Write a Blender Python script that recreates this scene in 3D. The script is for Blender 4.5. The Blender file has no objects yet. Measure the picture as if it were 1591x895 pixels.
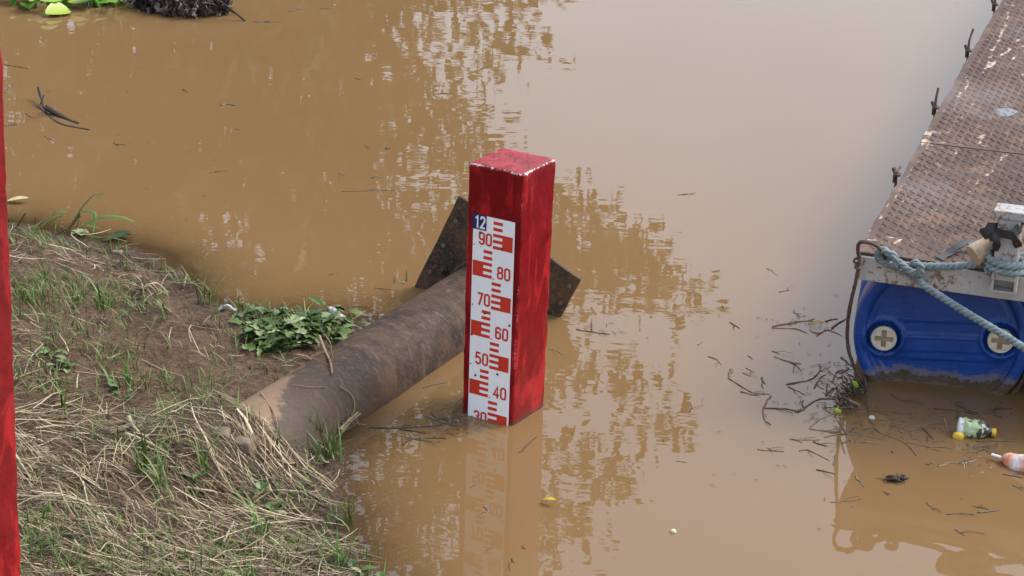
import bpy, bmesh, math, random
import numpy as np
from mathutils import Matrix, Vector

random.seed(7)
rng = np.random.default_rng(7)
sc = bpy.context.scene
col = sc.collection

# ------------------------------------------------------------------ camera
W, H = 1591, 895
FOC, PITCH, ROLL, CAMH = 4113.9, math.radians(20.439), math.radians(1.963), 3.331
cp, sp = math.cos(PITCH), math.sin(PITCH)
c_, s_ = math.cos(ROLL), math.sin(ROLL)
FW = np.array([0, cp, -sp]); _rt = np.array([1., 0, 0]); _up = np.array([0, sp, cp])
RT = c_ * _rt + s_ * _up
UP = -s_ * _rt + c_ * _up
EYE = np.array([0, 0, CAMH])
cam_data = bpy.data.cameras.new('camera')
cam_data.sensor_width = 36.0
cam_data.lens = FOC / W * 36.0
cam_data.clip_end = 2000
cam_data.clip_start = 0.05
cam = bpy.data.objects.new('camera', cam_data)
col.objects.link(cam)
cam.matrix_world = Matrix(((RT[0], UP[0], -FW[0], EYE[0]), (RT[1], UP[1], -FW[1], EYE[1]),
                           (RT[2], UP[2], -FW[2], EYE[2]), (0, 0, 0, 1)))
sc.camera = cam

# ------------------------------------------------------------------ sky, sun, exposure
SUN_EL, SUN_AZ = math.radians(48), math.radians(68)      # azimuth clockwise from +Y
world = bpy.data.worlds.new('World'); sc.world = world; world.use_nodes = True
wn = world.node_tree; wn.nodes.clear()
w_out = wn.nodes.new('ShaderNodeOutputWorld'); w_bg = wn.nodes.new('ShaderNodeBackground')
w_sky = wn.nodes.new('ShaderNodeTexSky'); w_hs = wn.nodes.new('ShaderNodeHueSaturation')
w_sky.sky_type = 'NISHITA'; w_sky.sun_disc = False
w_sky.sun_elevation = SUN_EL; w_sky.sun_rotation = SUN_AZ
w_sky.air_density = 1.0; w_sky.dust_density = 2.0; w_sky.ozone_density = 1.0
w_hs.inputs['Saturation'].default_value = 0.50            # an overcast, nearly white sky
w_bg.inputs['Strength'].default_value = 0.15
wn.links.new(w_sky.outputs['Color'], w_hs.inputs['Color'])
# overcast sky: luminance rises evenly from the horizon to the zenith
w_tc = wn.nodes.new('ShaderNodeTexCoord'); w_sep = wn.nodes.new('ShaderNodeSeparateXYZ'); w_ma = wn.nodes.new('ShaderNodeMath'); w_mx = wn.nodes.new('ShaderNodeVectorMath')
w_ma.operation = 'MULTIPLY_ADD'; w_ma.use_clamp = False; w_ma.inputs[1].default_value = 0.75; w_ma.inputs[2].default_value = 0.55; w_mx.operation = 'SCALE'
wn.links.new(w_tc.outputs['Generated'], w_sep.inputs[0]); wn.links.new(w_sep.outputs['Z'], w_ma.inputs[0])
wn.links.new(w_hs.outputs['Color'], w_mx.inputs[0]); wn.links.new(w_ma.outputs[0], w_mx.inputs['Scale'])
wn.links.new(w_mx.outputs[0], w_bg.inputs['Color'])
wn.links.new(w_bg.outputs['Background'], w_out.inputs['Surface'])
sun_d = bpy.data.lights.new('sun', 'SUN'); sun_d.energy = 0.8; sun_d.angle = math.radians(22)
sun_d.color = (1.0, 0.95, 0.88)
sun = bpy.data.objects.new('sun', sun_d); col.objects.link(sun)
sdir = Vector((math.sin(SUN_AZ) * math.cos(SUN_EL), math.cos(SUN_AZ) * math.cos(SUN_EL), math.sin(SUN_EL)))
sun.rotation_euler = sdir.to_track_quat('Z', 'Y').to_euler()
sc.view_settings.view_transform = 'Standard'; sc.view_settings.look = 'None'
sc.view_settings.exposure = 1.50; sc.view_settings.gamma = 1.0
sc.view_settings.use_curve_mapping = False
sc.cycles.max_bounces = 6; sc.cycles.diffuse_bounces = 3; sc.cycles.glossy_bounces = 3; sc.cycles.transparent_max_bounces = 6

# ------------------------------------------------------------------ survey helpers: sight line -> point in the place
def sight(x, y):
    return (x - W / 2) / FOC * RT - (y - H / 2) / FOC * UP + FW
def at(x, y, z=0.0):
    d = sight(x, y); return EYE + d * ((z - CAMH) / d[2])
def aty(x, y, Y):
    d = sight(x, y); return EYE + d * (Y / d[1])
def onplane(x, y, p0, n):
    d = sight(x, y); return EYE + d * (np.dot(np.asarray(p0) - EYE, n) / np.dot(d, n))

# ------------------------------------------------------------------ mesh helpers
def vnoise(x, y, seed=0):
    x = np.asarray(x, float); y = np.asarray(y, float)
    xi = np.floor(x).astype(np.int64); yi = np.floor(y).astype(np.int64)
    fx = x - xi; fy = y - yi; fx = fx * fx * (3 - 2 * fx); fy = fy * fy * (3 - 2 * fy)
    def hsh(a, b):
        h = (a * 374761393 + b * 668265263 + seed * 1442695041) & 0xffffffff
        h = ((h ^ (h >> 13)) * 1274126177) & 0xffffffff
        return ((h ^ (h >> 16)) & 0xffff) / 65535.0
    return ((hsh(xi, yi) * (1 - fx) + hsh(xi + 1, yi) * fx) * (1 - fy) +
            (hsh(xi, yi + 1) * (1 - fx) + hsh(xi + 1, yi + 1) * fx) * fy) * 2 - 1
def fbm(x, y, o=4, seed=0):
    s = 0; a = 1; t = 0
    for k in range(o):
        s = s + a * vnoise(x * 2 ** k, y * 2 ** k, seed + k); t += a; a *= .5
    return s / t

def npmesh(name, V, F, attrs=None, smooth=False):
    """V (n,3); F (m,k) array or list of such arrays"""
    me = bpy.data.meshes.new(name)
    V = np.asarray(V, np.float32); Fs = F if isinstance(F, list) else [F]
    Fs = [np.asarray(f, np.int32) for f in Fs if len(f)]
    loops = np.concatenate([f.ravel() for f in Fs])
    tot = np.concatenate([np.full(len(f), f.shape[1], np.int32) for f in Fs])
    start = np.concatenate([[0], np.cumsum(tot)[:-1]]).astype(np.int32)
    me.vertices.add(len(V)); me.vertices.foreach_set('co', V.ravel())
    me.loops.add(len(loops)); me.loops.foreach_set('vertex_index', loops)
    me.polygons.add(len(tot)); me.polygons.foreach_set('loop_start', start); me.polygons.foreach_set('loop_total', tot)
    me.polygons.foreach_set('use_smooth', np.full(len(tot), bool(smooth)))
    me.update(calc_edges=True)
    for k, a in (attrs or {}).items():
        at_ = me.attributes.new(k, 'FLOAT', 'POINT'); at_.data.foreach_set('value', np.asarray(a, np.float32))
    return me

def tag(o, label=None, cat=None, group=None, kind=None):
    if label: o['label'] = label
    if cat: o['category'] = cat
    if group: o['group'] = group
    if kind: o['kind'] = kind
    return o
def empty(name, loc):
    o = bpy.data.objects.new(name, None); o.location = [float(v) for v in loc]; o.empty_display_size = .1
    col.objects.link(o); return o
def root_loc(parent):
    l = Vector((0, 0, 0)); p = parent
    while p is not None:
        l += p.location; p = p.parent
    return np.array(l)

class MB:
    def __init__(s): s.v = []; s.f = []; s.a = []; s.n = 0
    def add(s, V, F, var=0.0):
        V = np.asarray(V, float)
        s.v.append(V); s.a.append(np.full(len(V), var) if np.isscalar(var) else np.asarray(var, float))
        for f in (F if isinstance(F, list) else [F]):
            f = np.asarray(f)
            if len(f): s.f.append(f + s.n)
        s.n += len(V); return s
    def box(s, c, ex, ey, ez, var=0.0):
        c, ex, ey, ez = [np.asarray(q, float) for q in (c, ex, ey, ez)]
        V = [c + i * ex + j * ey + k * ez for k in (-1, 1) for j in (-1, 1) for i in (-1, 1)]
        return s.add(V, np.array([[0, 2, 3, 1], [4, 5, 7, 6], [0, 1, 5, 4], [2, 6, 7, 3], [0, 4, 6, 2], [1, 3, 7, 5]]), var)
    def tube(s, P, R, n=6, var=0.0, cap=True, jit=0.0):
        P = np.asarray(P, float); m = len(P); R = np.broadcast_to(np.asarray(R, float), (m,))
        T = np.gradient(P, axis=0); T /= np.linalg.norm(T, axis=1)[:, None] + 1e-12
        ref = np.array([0, 0, 1.]) if abs(T[0][2]) < .9 else np.array([1., 0, 0])
        a = np.cross(T[0], ref); a /= np.linalg.norm(a); A = [a]
        for k in range(1, m):
            a = A[-1] - T[k] * np.dot(A[-1], T[k]); a /= np.linalg.norm(a) + 1e-12; A.append(a)
        A = np.array(A); B = np.cross(T, A)
        th = np.arange(n) * 2 * math.pi / n
        V = P[:, None, :] + R[:, None, None] * (np.cos(th)[None, :, None] * A[:, None, :] + np.sin(th)[None, :, None] * B[:, None, :])
        if jit: V = V + rng.normal(0, jit, V.shape)
        idx = np.arange(m * n).reshape(m, n)
        q = np.stack([idx[:-1], np.roll(idx, -1, 1)[:-1], np.roll(idx, -1, 1)[1:], idx[1:]], -1).reshape(-1, 4)
        V = V.reshape(-1, 3); F = [q]
        if cap:
            V = np.vstack([V, V[:n], V[-n:]]); k0 = m * n; F += [np.arange(k0, k0 + n)[::-1][None, :], np.arange(k0 + n, k0 + 2 * n)[None, :]]
        return s.add(V, F, var)
    def build(s, name, mat, parent=None, smooth=False, loc=None):
        V = np.concatenate(s.v); base = root_loc(parent)
        off = np.zeros(3)
        if parent is None:
            off = np.asarray(loc, float) if loc is not None else np.array([(V[:, 0].min() + V[:, 0].max()) / 2, (V[:, 1].min() + V[:, 1].max()) / 2, V[:, 2].min()])
        by = {}
        for f in s.f: by.setdefault(f.shape[1], []).append(f)
        me = npmesh(name, V - base - off, [np.concatenate(b) for b in by.values()], {'var': np.concatenate(s.a)}, smooth)
        if mat: me.materials.append(mat)
        o = bpy.data.objects.new(name, me); col.objects.link(o); o.parent = parent
        if parent is None: o.location = [float(q) for q in off]
        return o

def grid_faces(n, m):
    i = np.arange(n * m).reshape(n, m)
    return np.stack([i[:-1, :-1], i[1:, :-1], i[1:, 1:], i[:-1, 1:]], -1).reshape(-1, 4)

def rbox(h, r, step):
    """surface of a rounded box with half extents h: points (n,3) and quads"""
    def ax(a):
        e = [-a, -a + .3 * r, -a + .65 * r, -a + r]
        k = max(1, int(round(2 * (a - r) / step)))
        return np.array(e + list(np.linspace(-a + r, a - r, k + 1))[1:-1] + [-q for q in e[::-1]])
    X = [ax(q) for q in h]; key = {}; V = []; F = []
    def vid(p):
        k = tuple(np.round(p, 6))
        if k not in key: key[k] = len(V); V.append(p)
        return key[k]
    for d in range(3):
        u, w = (d + 1) % 3, (d + 2) % 3
        for sg in (-1, 1):
            ids = np.empty((len(X[u]), len(X[w])), int)
            for i, a in enumerate(X[u]):
                for j, b in enumerate(X[w]):
                    p = np.empty(3); p[d] = sg * h[d]; p[u] = a; p[w] = b
                    ids[i, j] = vid(p)
            q = np.stack([ids[:-1, :-1], ids[1:, :-1], ids[1:, 1:], ids[:-1, 1:]], -1).reshape(-1, 4)
            F.append(q if sg > 0 else q[:, ::-1])
    V = np.array(V); inner = np.clip(V, -(np.array(h) - r), np.array(h) - r); d = V - inner
    L = np.linalg.norm(d, axis=1)[:, None]
    return np.where(L > 1e-9, inner + d / np.maximum(L, 1e-9) * r, V), np.concatenate(F)

def smoothpath(P, n=8):
    P = np.asarray(P, float); Q = np.vstack([2 * P[0] - P[1], P, 2 * P[-1] - P[-2]]); out = []
    for k in range(1, len(Q) - 2):
        a, b, c, d = Q[k - 1], Q[k], Q[k + 1], Q[k + 2]
        for t in np.arange(n) / n:
            out.append(.5 * (2 * b + (c - a) * t + (2 * a - 5 * b + 4 * c - d) * t * t + (3 * b - a - 3 * c + d) * t ** 3))
    out.append(P[-1]); return np.array(out)
def resample(P, step):
    L = np.concatenate([[0], np.cumsum(np.linalg.norm(np.diff(P, axis=0), axis=1))])
    t = np.linspace(0, L[-1], max(2, int(L[-1] / step)))
    return np.stack([np.interp(t, L, P[:, k]) for k in range(3)], 1)

# ------------------------------------------------------------------ material helpers
class NT:
    def __init__(s, name):
        s.m = bpy.data.materials.new(name); s.m.use_nodes = True; s.t = s.m.node_tree; s.t.nodes.clear()
        s.out = s.t.nodes.new('ShaderNodeOutputMaterial')
    def n(s, typ, ins=None, **kw):
        nd = s.t.nodes.new('ShaderNode' + typ)
        for k, v in kw.items(): setattr(nd, k, v)
        for k, v in (ins or {}).items(): s.put(nd.inputs[k], v)
        return nd
    def put(s, sock, v):
        if isinstance(v, bpy.types.NodeSocket): s.t.links.new(v, sock)
        elif isinstance(v, bpy.types.Node): s.t.links.new(v.outputs[0], sock)
        else: sock.default_value = v
    def obj(s): return s.n('TexCoord').outputs['Object']
    def attr(s, a): return s.n('Attribute', attribute_name=a).outputs['Fac']
    def scale(s, v, k): return s.n('Mapping', {'Vector': v, 'Scale': k})
    def noise(s, v, sc_, det=5, rough=.55, dist=0.): return s.n('TexNoise', {'Vector': v, 'Scale': sc_, 'Detail': det, 'Roughness': rough, 'Distortion': dist}).outputs['Fac']
    def ramp(s, f, st, interp='LINEAR'):
        r = s.n('ValToRGB', {'Fac': f}); e = r.color_ramp; e.interpolation = interp
        while len(e.elements) < len(st): e.elements.new(.5)
        for q, (p, c) in zip(e.elements, st):
            q.position = p; q.color = (c, c, c, 1) if np.isscalar(c) else (*c, 1)
        return r.outputs['Color']
    def mix(s, f, a, b, mode='MIX'):
        m = s.n('Mix', data_type='RGBA', blend_type=mode)
        s.put(m.inputs[0], f)
        for k, v in ((6, a), (7, b)): s.put(m.inputs[k], (*v, 1) if isinstance(v, tuple) and len(v) == 3 else v)
        return m.outputs[2]
    def math(s, op, a, b=0.0, clamp=False):
        m = s.n('Math', operation=op, use_clamp=clamp); s.put(m.inputs[0], a); s.put(m.inputs[1], b); return m.outputs[0]
    def bump(s, h, strength=.5, dist=.01, normal=None):
        b = s.n('Bump', {'Height': h, 'Strength': strength, 'Distance': dist})
        if normal is not None: s.put(b.inputs['Normal'], normal)
        return b.outputs['Normal']
    def pbr(s, colr, rough=.7, metal=0., normal=None, spec=.5, trans=0., sub=0.):
        p = s.n('BsdfPrincipled')
        s.put(p.inputs['Base Color'], (*colr, 1) if isinstance(colr, tuple) else colr)
        s.put(p.inputs['Roughness'], rough); s.put(p.inputs['Metallic'], metal); s.put(p.inputs['Specular IOR Level'], spec)
        if normal is not None: s.put(p.inputs['Normal'], normal)
        s.t.links.new(p.outputs[0], s.out.inputs['Surface']); return s.m

def simple(name, colr, rough=.7, var=.25, scale=60, bump=.3, bd=.002, spec=.5):
    t = NT(name); v = t.obj(); n1 = t.noise(v, scale); n2 = t.noise(v, scale * .2, 3)
    lo = tuple(q * (1 - var) for q in colr); hi = tuple(min(1, q * (1 + var)) for q in colr)
    c = t.mix(t.ramp(n1, [(.3, 0.), (.7, 1.)]), lo, hi)
    c = t.mix(t.math('MULTIPLY', n2, .35), c, lo)
    return t.pbr(c, rough, normal=t.bump(n1, bump, bd) if bump else None, spec=spec)

def by_var(name, stops, rough=.7, bump=.2, scale=200, spec=.4):
    """colour picked piece by piece from the 'var' attribute"""
    t = NT(name); v = t.obj(); n = t.noise(v, scale, 3)
    c = t.ramp(t.attr('var'), stops)
    c = t.mix(t.math('MULTIPLY', n, .5), c, t.mix(1., c, (.45, .42, .38), 'MULTIPLY'))
    return t.pbr(c, rough, normal=t.bump(n, bump, .002), spec=spec)

# ------------------------------------------------------------------ materials
def m_mud():
    t = NT('mud'); v = t.obj(); h = t.attr('height')
    n1 = t.noise(v, 5, 6, .6); n2 = t.noise(v, 45, 6, .65); n3 = t.noise(v, 220, 4, .6); n4 = t.noise(v, 14, 5, .6, .6)
    c = t.mix(t.ramp(n1, [(.32, 0.), (.68, 1.)]), (.082, .047, .026), (.155, .096, .056))
    c = t.mix(t.ramp(n4, [(.45, 0.), (.72, .8)]), c, (.170, .112, .073))
    c = t.mix(t.ramp(n2, [(.35, .75), (.58, 0.)]), c, (.045, .029, .020))
    c = t.mix(t.ramp(n3, [(.6, 0.), (.75, .5)]), c, (.22, .165, .12))
    n8 = t.noise(v, 110, 5, .7)
    c = t.mix(t.ramp(n8, [(.36, .85), (.46, 0.)]), c, (.030, .018, .011))
    hw = t.math('ADD', h, t.math('MULTIPLY', t.math('SUBTRACT', n4, .5), .05))
    wet = t.ramp(hw, [(.004, 1.), (.045, 0.)])
    c = t.mix(wet, c, t.mix(1., c, (.56, .50, .44), 'MULTIPLY'))
    rough = t.ramp(wet, [(0, .9), (1, .42)])
    b = t.bump(n2, 1., .018); b = t.bump(n3, .8, .005, b)
    return t.pbr(c, rough, normal=b, spec=.18)
def m_water():
    t = NT('muddy_water'); v = t.obj()
    dep = t.attr('depth')
    big = t.noise(t.scale(v, (.5, .25, 1)), 1.2, 3)
    mud = t.mix(t.ramp(big, [(.3, 0.), (.7, 1.)]), (.158, .092, .038), (.184, .110, .048))
    silt = t.math('SUBTRACT', 1.0, t.math('POWER', 2.718, t.math('MULTIPLY', dep, -26.0)), True)
    silt = t.math('MAXIMUM', silt, .25)
    r1 = t.noise(t.scale(v, (3.2, 6.5, 1)), 1.0, 3, .5, .3)
    r2 = t.noise(t.scale(v, (1.2, 2.2, 1)), 1.0, 2, .5)
    bn = t.bump(r1, .075, .006); bn = t.bump(r2, .05, .012, bn)
    dif = t.n('BsdfDiffuse', {'Color': mud}); tr = t.n('BsdfTransparent')
    body = t.n('MixShader', {0: silt, 1: tr.outputs[0], 2: dif.outputs[0]})
    gl = t.n('BsdfGlossy', {'Color': (1, 1, 1, 1), 'Roughness': .004, 'Normal': bn})
    fr = t.n('Fresnel', {'IOR': 1.333, 'Normal': bn})
    mx = t.n('MixShader', {0: fr.outputs[0], 1: body.outputs[0], 2: gl.outputs[0]})
    t.t.links.new(mx.outputs[0], t.out.inputs['Surface']); return t.m
def m_redpaint():
    t = NT('red_paint'); v = t.obj()
    n1 = t.noise(v, 9, 5, .6, .8); n2 = t.noise(t.scale(v, (1, 1, .35)), 60, 4); n3 = t.noise(v, 140, 5, .7); n4 = t.noise(t.scale(v, (1, 1, .35)), 16, 5, .62, .7); n5 = t.noise(t.scale(v, (1, 1, .5)), 6, 6, .65, 1.2)
    c = t.mix(t.ramp(n1, [(.3, 0.), (.7, 1.)]), (.125, .002, .003), (.205, .004, .006))
    c = t.mix(t.ramp(n4, [(.50, 0.), (.62, .65)]), c, (.42, .013, .016))
    c = t.mix(t.ramp(n5, [(.53, 0.), (.60, .6)]), c, (.115, .003, .005))
    c = t.mix(t.ramp(n3, [(.66, 0.), (.74, .7)]), c, (.38, .12, .11))
    c = t.mix(t.ramp(n2, [(.28, .6), (.38, 0.)]), c, (.06, .005, .007))
    e = t.math('SUBTRACT', t.attr('edge'), t.math('ADD', t.math('MULTIPLY', t.math('SUBTRACT', n3, .5), .026), t.math('MULTIPLY', t.math('SUBTRACT', n4, .52), .022)))
    wear = t.math('MULTIPLY', t.ramp(t.math('MULTIPLY', e, 50.), [(.10, 1.), (.22, 0.)]), t.attr('top'))
    c = t.mix(t.math('MULTIPLY', t.attr('topface'), t.ramp(n3, [(.40, .05), (.64, .55)])), c, (.36, .10, .11))  # top face: speckled wear, plus the sky's pale sheen put into the colour
    c = t.mix(wear, c, (.62, .55, .52))
    gz = t.n('SeparateXYZ', {0: t.n('NewGeometry').outputs['Position']}).outputs[2]
    c = t.mix(t.ramp(t.math('ADD', gz, t.math('MULTIPLY', t.math('SUBTRACT', n3, .5), .03)), [(.006, .75), (.022, 0.)]), c, (.060, .034, .022))
    b = t.bump(n2, .35, .004); b = t.bump(n3, .25, .002, b); b = t.bump(n1, .4, .01, b)
    return t.pbr(c, t.ramp(n4, [(.3, .30), (.7, .5)]), normal=b, spec=.2)
def m_rustpipe():
    t = NT('rusty_pipe'); v = t.obj(); u = t.attr('along'); a = t.attr('angle')
    cv = t.n('CombineXYZ', {0: u, 1: a, 2: 0.}).outputs[0]
    n1 = t.noise(v, 8, 8, .7, .5); n2 = t.noise(v, 70, 6, .7); n3 = t.noise(t.scale(cv, (26, 2.2, 1)), 1.3, 6, .65, .5); n4 = t.noise(v, 260, 4)
    c = t.mix(t.ramp(n1, [(.36, 0.), (.6, 1.)]), (.018, .012, .009), (.074, .044, .028))
    c = t.mix(t.ramp(n2, [(.52, 0.), (.64, .6)]), c, (.105, .060, .034))
    c = t.mix(t.ramp(n3, [(.55, 0.), (.68, .5)]), c, (.140, .108, .085))
    c = t.mix(t.ramp(n4, [(.62, 0.), (.72, .6)]), c, (.035, .024, .020))
    # dried grey silt washed over the shore end
    m = t.math('ADD', u, t.math('MULTIPLY', t.math('SUBTRACT', n1, .5), .55))
    c = t.mix(t.ramp(t.math('ADD', m, 1.0), [(.35, .8), (.85, 0.)]), c, t.mix(n2, (.050, .038, .029), (.135, .102, .076)))
    m2 = t.math('ADD', t.math('ADD', u, t.math('MULTIPLY', t.math('SUBTRACT', n1, .5), .50)), t.math('MULTIPLY', a, .36))
    m2 = t.math('ADD', m2, t.math('MULTIPLY', t.math('SUBTRACT', n2, .5), .16))
    c = t.mix(t.ramp(t.math('ADD', m2, 1.0), [(.485, .85), (.53, .0)]), c, t.mix(n2, (.17, .108, .066), (.29, .190, .120)))
    b = t.bump(n2, .35, .006); b = t.bump(n1, .2, .010, b); b = t.bump(n4, .4, .002, b)
    return t.pbr(c, .66, normal=b, spec=.16)
def m_rustplate():
    t = NT('rusty_flange'); v = t.obj(); n1 = t.noise(v, 7, 6, .65, .5); n2 = t.noise(v, 60, 6, .7); n3 = t.noise(v, 180, 4)
    c = t.mix(t.ramp(n1, [(.4, 0.), (.62, 1.)]), (.028, .026, .026), (.100, .058, .032))
    c = t.mix(t.ramp(n2, [(.5, 0.), (.66, .85)]), c, (.165, .088, .040))
    c = t.mix(t.ramp(n3, [(.66, 0.), (.72, .7)]), c, (.30, .24, .19))
    return t.pbr(c, .65, normal=t.bump(n2, .7, .008), spec=.2)
def m_deck():
    t = NT('rusty_tread_plate'); v = t.obj(); ch = t.attr('chalk'); gp = t.attr('grey')
    n1 = t.noise(v, 2.2, 6, .65, .3); n2 = t.noise(v, 24, 6, .7); n3 = t.noise(v, 150, 5, .7); n5 = t.noise(v, 7, 5, .6, .4)
    c = t.mix(t.ramp(n1, [(.36, 0.), (.64, 1.)]), (.072, .042, .031), (.135, .084, .062))
    c = t.mix(t.ramp(n2, [(.38, .75), (.56, 0.)]), c, (.045, .028, .023))
    c = t.mix(t.ramp(n5, [(.52, 0.), (.68, .6)]), c, (.195, .118, .078))
    n6 = t.noise(t.scale(v, (3, .8, 1)), 14, 6, .7, .5)
    c = t.mix(t.ramp(n6, [(.58, 0.), (.68, .65)]), c, (.27, .19, .135))
    c = t.mix(t.ramp(n1, [(.52, 0.), (.66, .35)]), c, (.15, .145, .14))
    c = t.mix(t.ramp(n3, [(.56, 0.), (.70, .6)]), c, (.21, .145, .105))
    m = t.math('ADD', ch, t.math('MULTIPLY', t.math('SUBTRACT', n3, .5), 1.1))
    c = t.mix(t.ramp(m, [(.46, 0.), (.75, .85)]), c, (.50, .40, .31))
    m = t.math('ADD', gp, t.math('MULTIPLY', t.math('SUBTRACT', n2, .5), .9))
    c = t.mix(t.ramp(m, [(.45, 0.), (.6, .9)]), c, (.22, .22, .23))
    return t.pbr(c, t.ramp(n2, [(.3, .5), (.7, .75)]), normal=t.bump(n3, .6, .003), spec=.2)
def m_whitesteel(name='white_steel', base=(.42, .41, .38), rust=.6):
    t = NT(name); v = t.obj(); n1 = t.noise(v, 6, 5, .6, .4); n2 = t.noise(v, 55, 6, .72); n3 = t.noise(v, 190, 4); n4 = t.noise(t.scale(v, (4, 4, .6)), 9, 4)
    c = t.mix(t.ramp(n1, [(.3, 0.), (.7, 1.)]), tuple(q * .78 for q in base), base)
    c = t.mix(t.ramp(n4, [(.56, 0.), (.74, .45)]), c, (.36, .25, .15))
    m = t.math('ADD', t.math('MULTIPLY', n1, .55), t.math('MULTIPLY', n2, .6))
    c = t.mix(t.ramp(m, [(rust, 0.), (rust + .05, .9)]), c, t.mix(n3, (.09, .042, .022), (.22, .10, .045)))
    c = t.mix(t.ramp(n3, [(.70, 0.), (.74, .8)]), c, (.10, .06, .04))
    return t.pbr(c, .5, normal=t.bump(n2, .35, .003))
def m_drum():
    t = NT('blue_drum_plastic'); v = t.obj(); wz = t.attr('wz')
    n1 = t.noise(v, 8, 5, .6, .5); n2 = t.noise(v, 60, 6, .7); n3 = t.noise(v, 160, 5, .7); n5 = t.noise(t.scale(v, (1, 1, 5)), 18, 4, .6, .6)
    c = t.mix(t.ramp(n1, [(.3, 0.), (.7, 1.)]), (.005, .038, .190), (.009, .056, .260))
    c = t.mix(t.ramp(n5, [(.56, 0.), (.75, .22)]), c, (.10, .14, .26))
    n7 = t.noise(t.scale(v, (1, 1, 9)), 40, 5, .7, 1.2)
    c = t.mix(t.ramp(n7, [(.60, 0.), (.68, .35)]), c, (.16, .20, .30))
    zz = t.math('ADD', wz, t.math('MULTIPLY', t.math('SUBTRACT', n1, .5), .10))
    zz = t.math('ADD', zz, t.math('MULTIPLY', t.math('SUBTRACT', n2, .5), .06))
    film = t.ramp(t.math('ADD', zz, t.math('MULTIPLY', t.math('SUBTRACT', n5, .5), .06)), [(.020, .75), (.050, .45), (.062, 0.)])
    c = t.mix(film, c, t.mix(n2, (.15, .115, .075), (.25, .19, .13)))
    algae = t.ramp(t.math('ADD', zz, t.math('MULTIPLY', t.math('SUBTRACT', n3, .5), .03)), [(.000, .5), (.008, .95), (.022, .9), (.030, 0.)])
    c = t.mix(algae, c, t.mix(n3, (.055, .036, .016), (.15, .095, .040)))
    rough = t.math('ADD', t.math('MULTIPLY', t.math('MAXIMUM', film, algae), .45), .30)
    b = t.bump(n1, .06, .01); b = t.bump(t.math('MULTIPLY', n3, algae), .8, .012, b)
    return t.pbr(c, rough, normal=b, spec=.35)
def m_rope():
    t = NT('rope_fibre'); v = t.obj(); n1 = t.noise(v, 30, 4); n2 = t.noise(v, 420, 3, .7)
    c = t.mix(t.ramp(n1, [(.35, 0.), (.65, 1.)]), (.150, .205, .220), (.265, .320, .325))
    c = t.mix(t.ramp(n2, [(.35, .7), (.6, 0.)]), c, (.075, .105, .120))
    c = t.mix(t.ramp(n2, [(.62, 0.), (.75, .6)]), c, (.45, .47, .45))
    return t.pbr(c, .75, normal=t.bump(n2, .8, .003))
def m_enamel():
    t = NT('white_enamel'); v = t.obj(); n1 = t.noise(v, 25, 4); n3 = t.noise(v, 150, 4)
    c = t.mix(n1, (.78, .80, .81), (.86, .87, .87))
    c = t.mix(t.ramp(n3, [(.70, 0.), (.735, .8)]), c, (.22, .16, .13))
    return t.pbr(c, .28, normal=t.bump(n1, .05, .002))
def m_weathered_wood():
    t = NT('weathered_wood'); v = t.obj(); st = t.scale(v, (1, 1, 1)); n1 = t.noise(st, 40, 5, .6, .3); n2 = t.noise(v, 12, 4)
    g = t.n('Attribute', attribute_name='grain').outputs['Fac']
    gn = t.n('TexNoise', {'W': g, 'Scale': 30., 'Detail': 4.}, noise_dimensions='1D').outputs['Fac']
    c = t.mix(t.ramp(gn, [(.35, 0.), (.65, 1.)]), (.30, .20, .115), (.50, .38, .25))
    c = t.mix(t.ramp(n2, [(.45, 0.), (.7, .6)]), c, (.40, .36, .31))
    c = t.mix(t.ramp(n1, [(.30, .6), (.42, 0.)]), c, (.10, .065, .04))
    return t.pbr(c, .75, normal=t.bump(gn, .4, .003))

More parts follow.
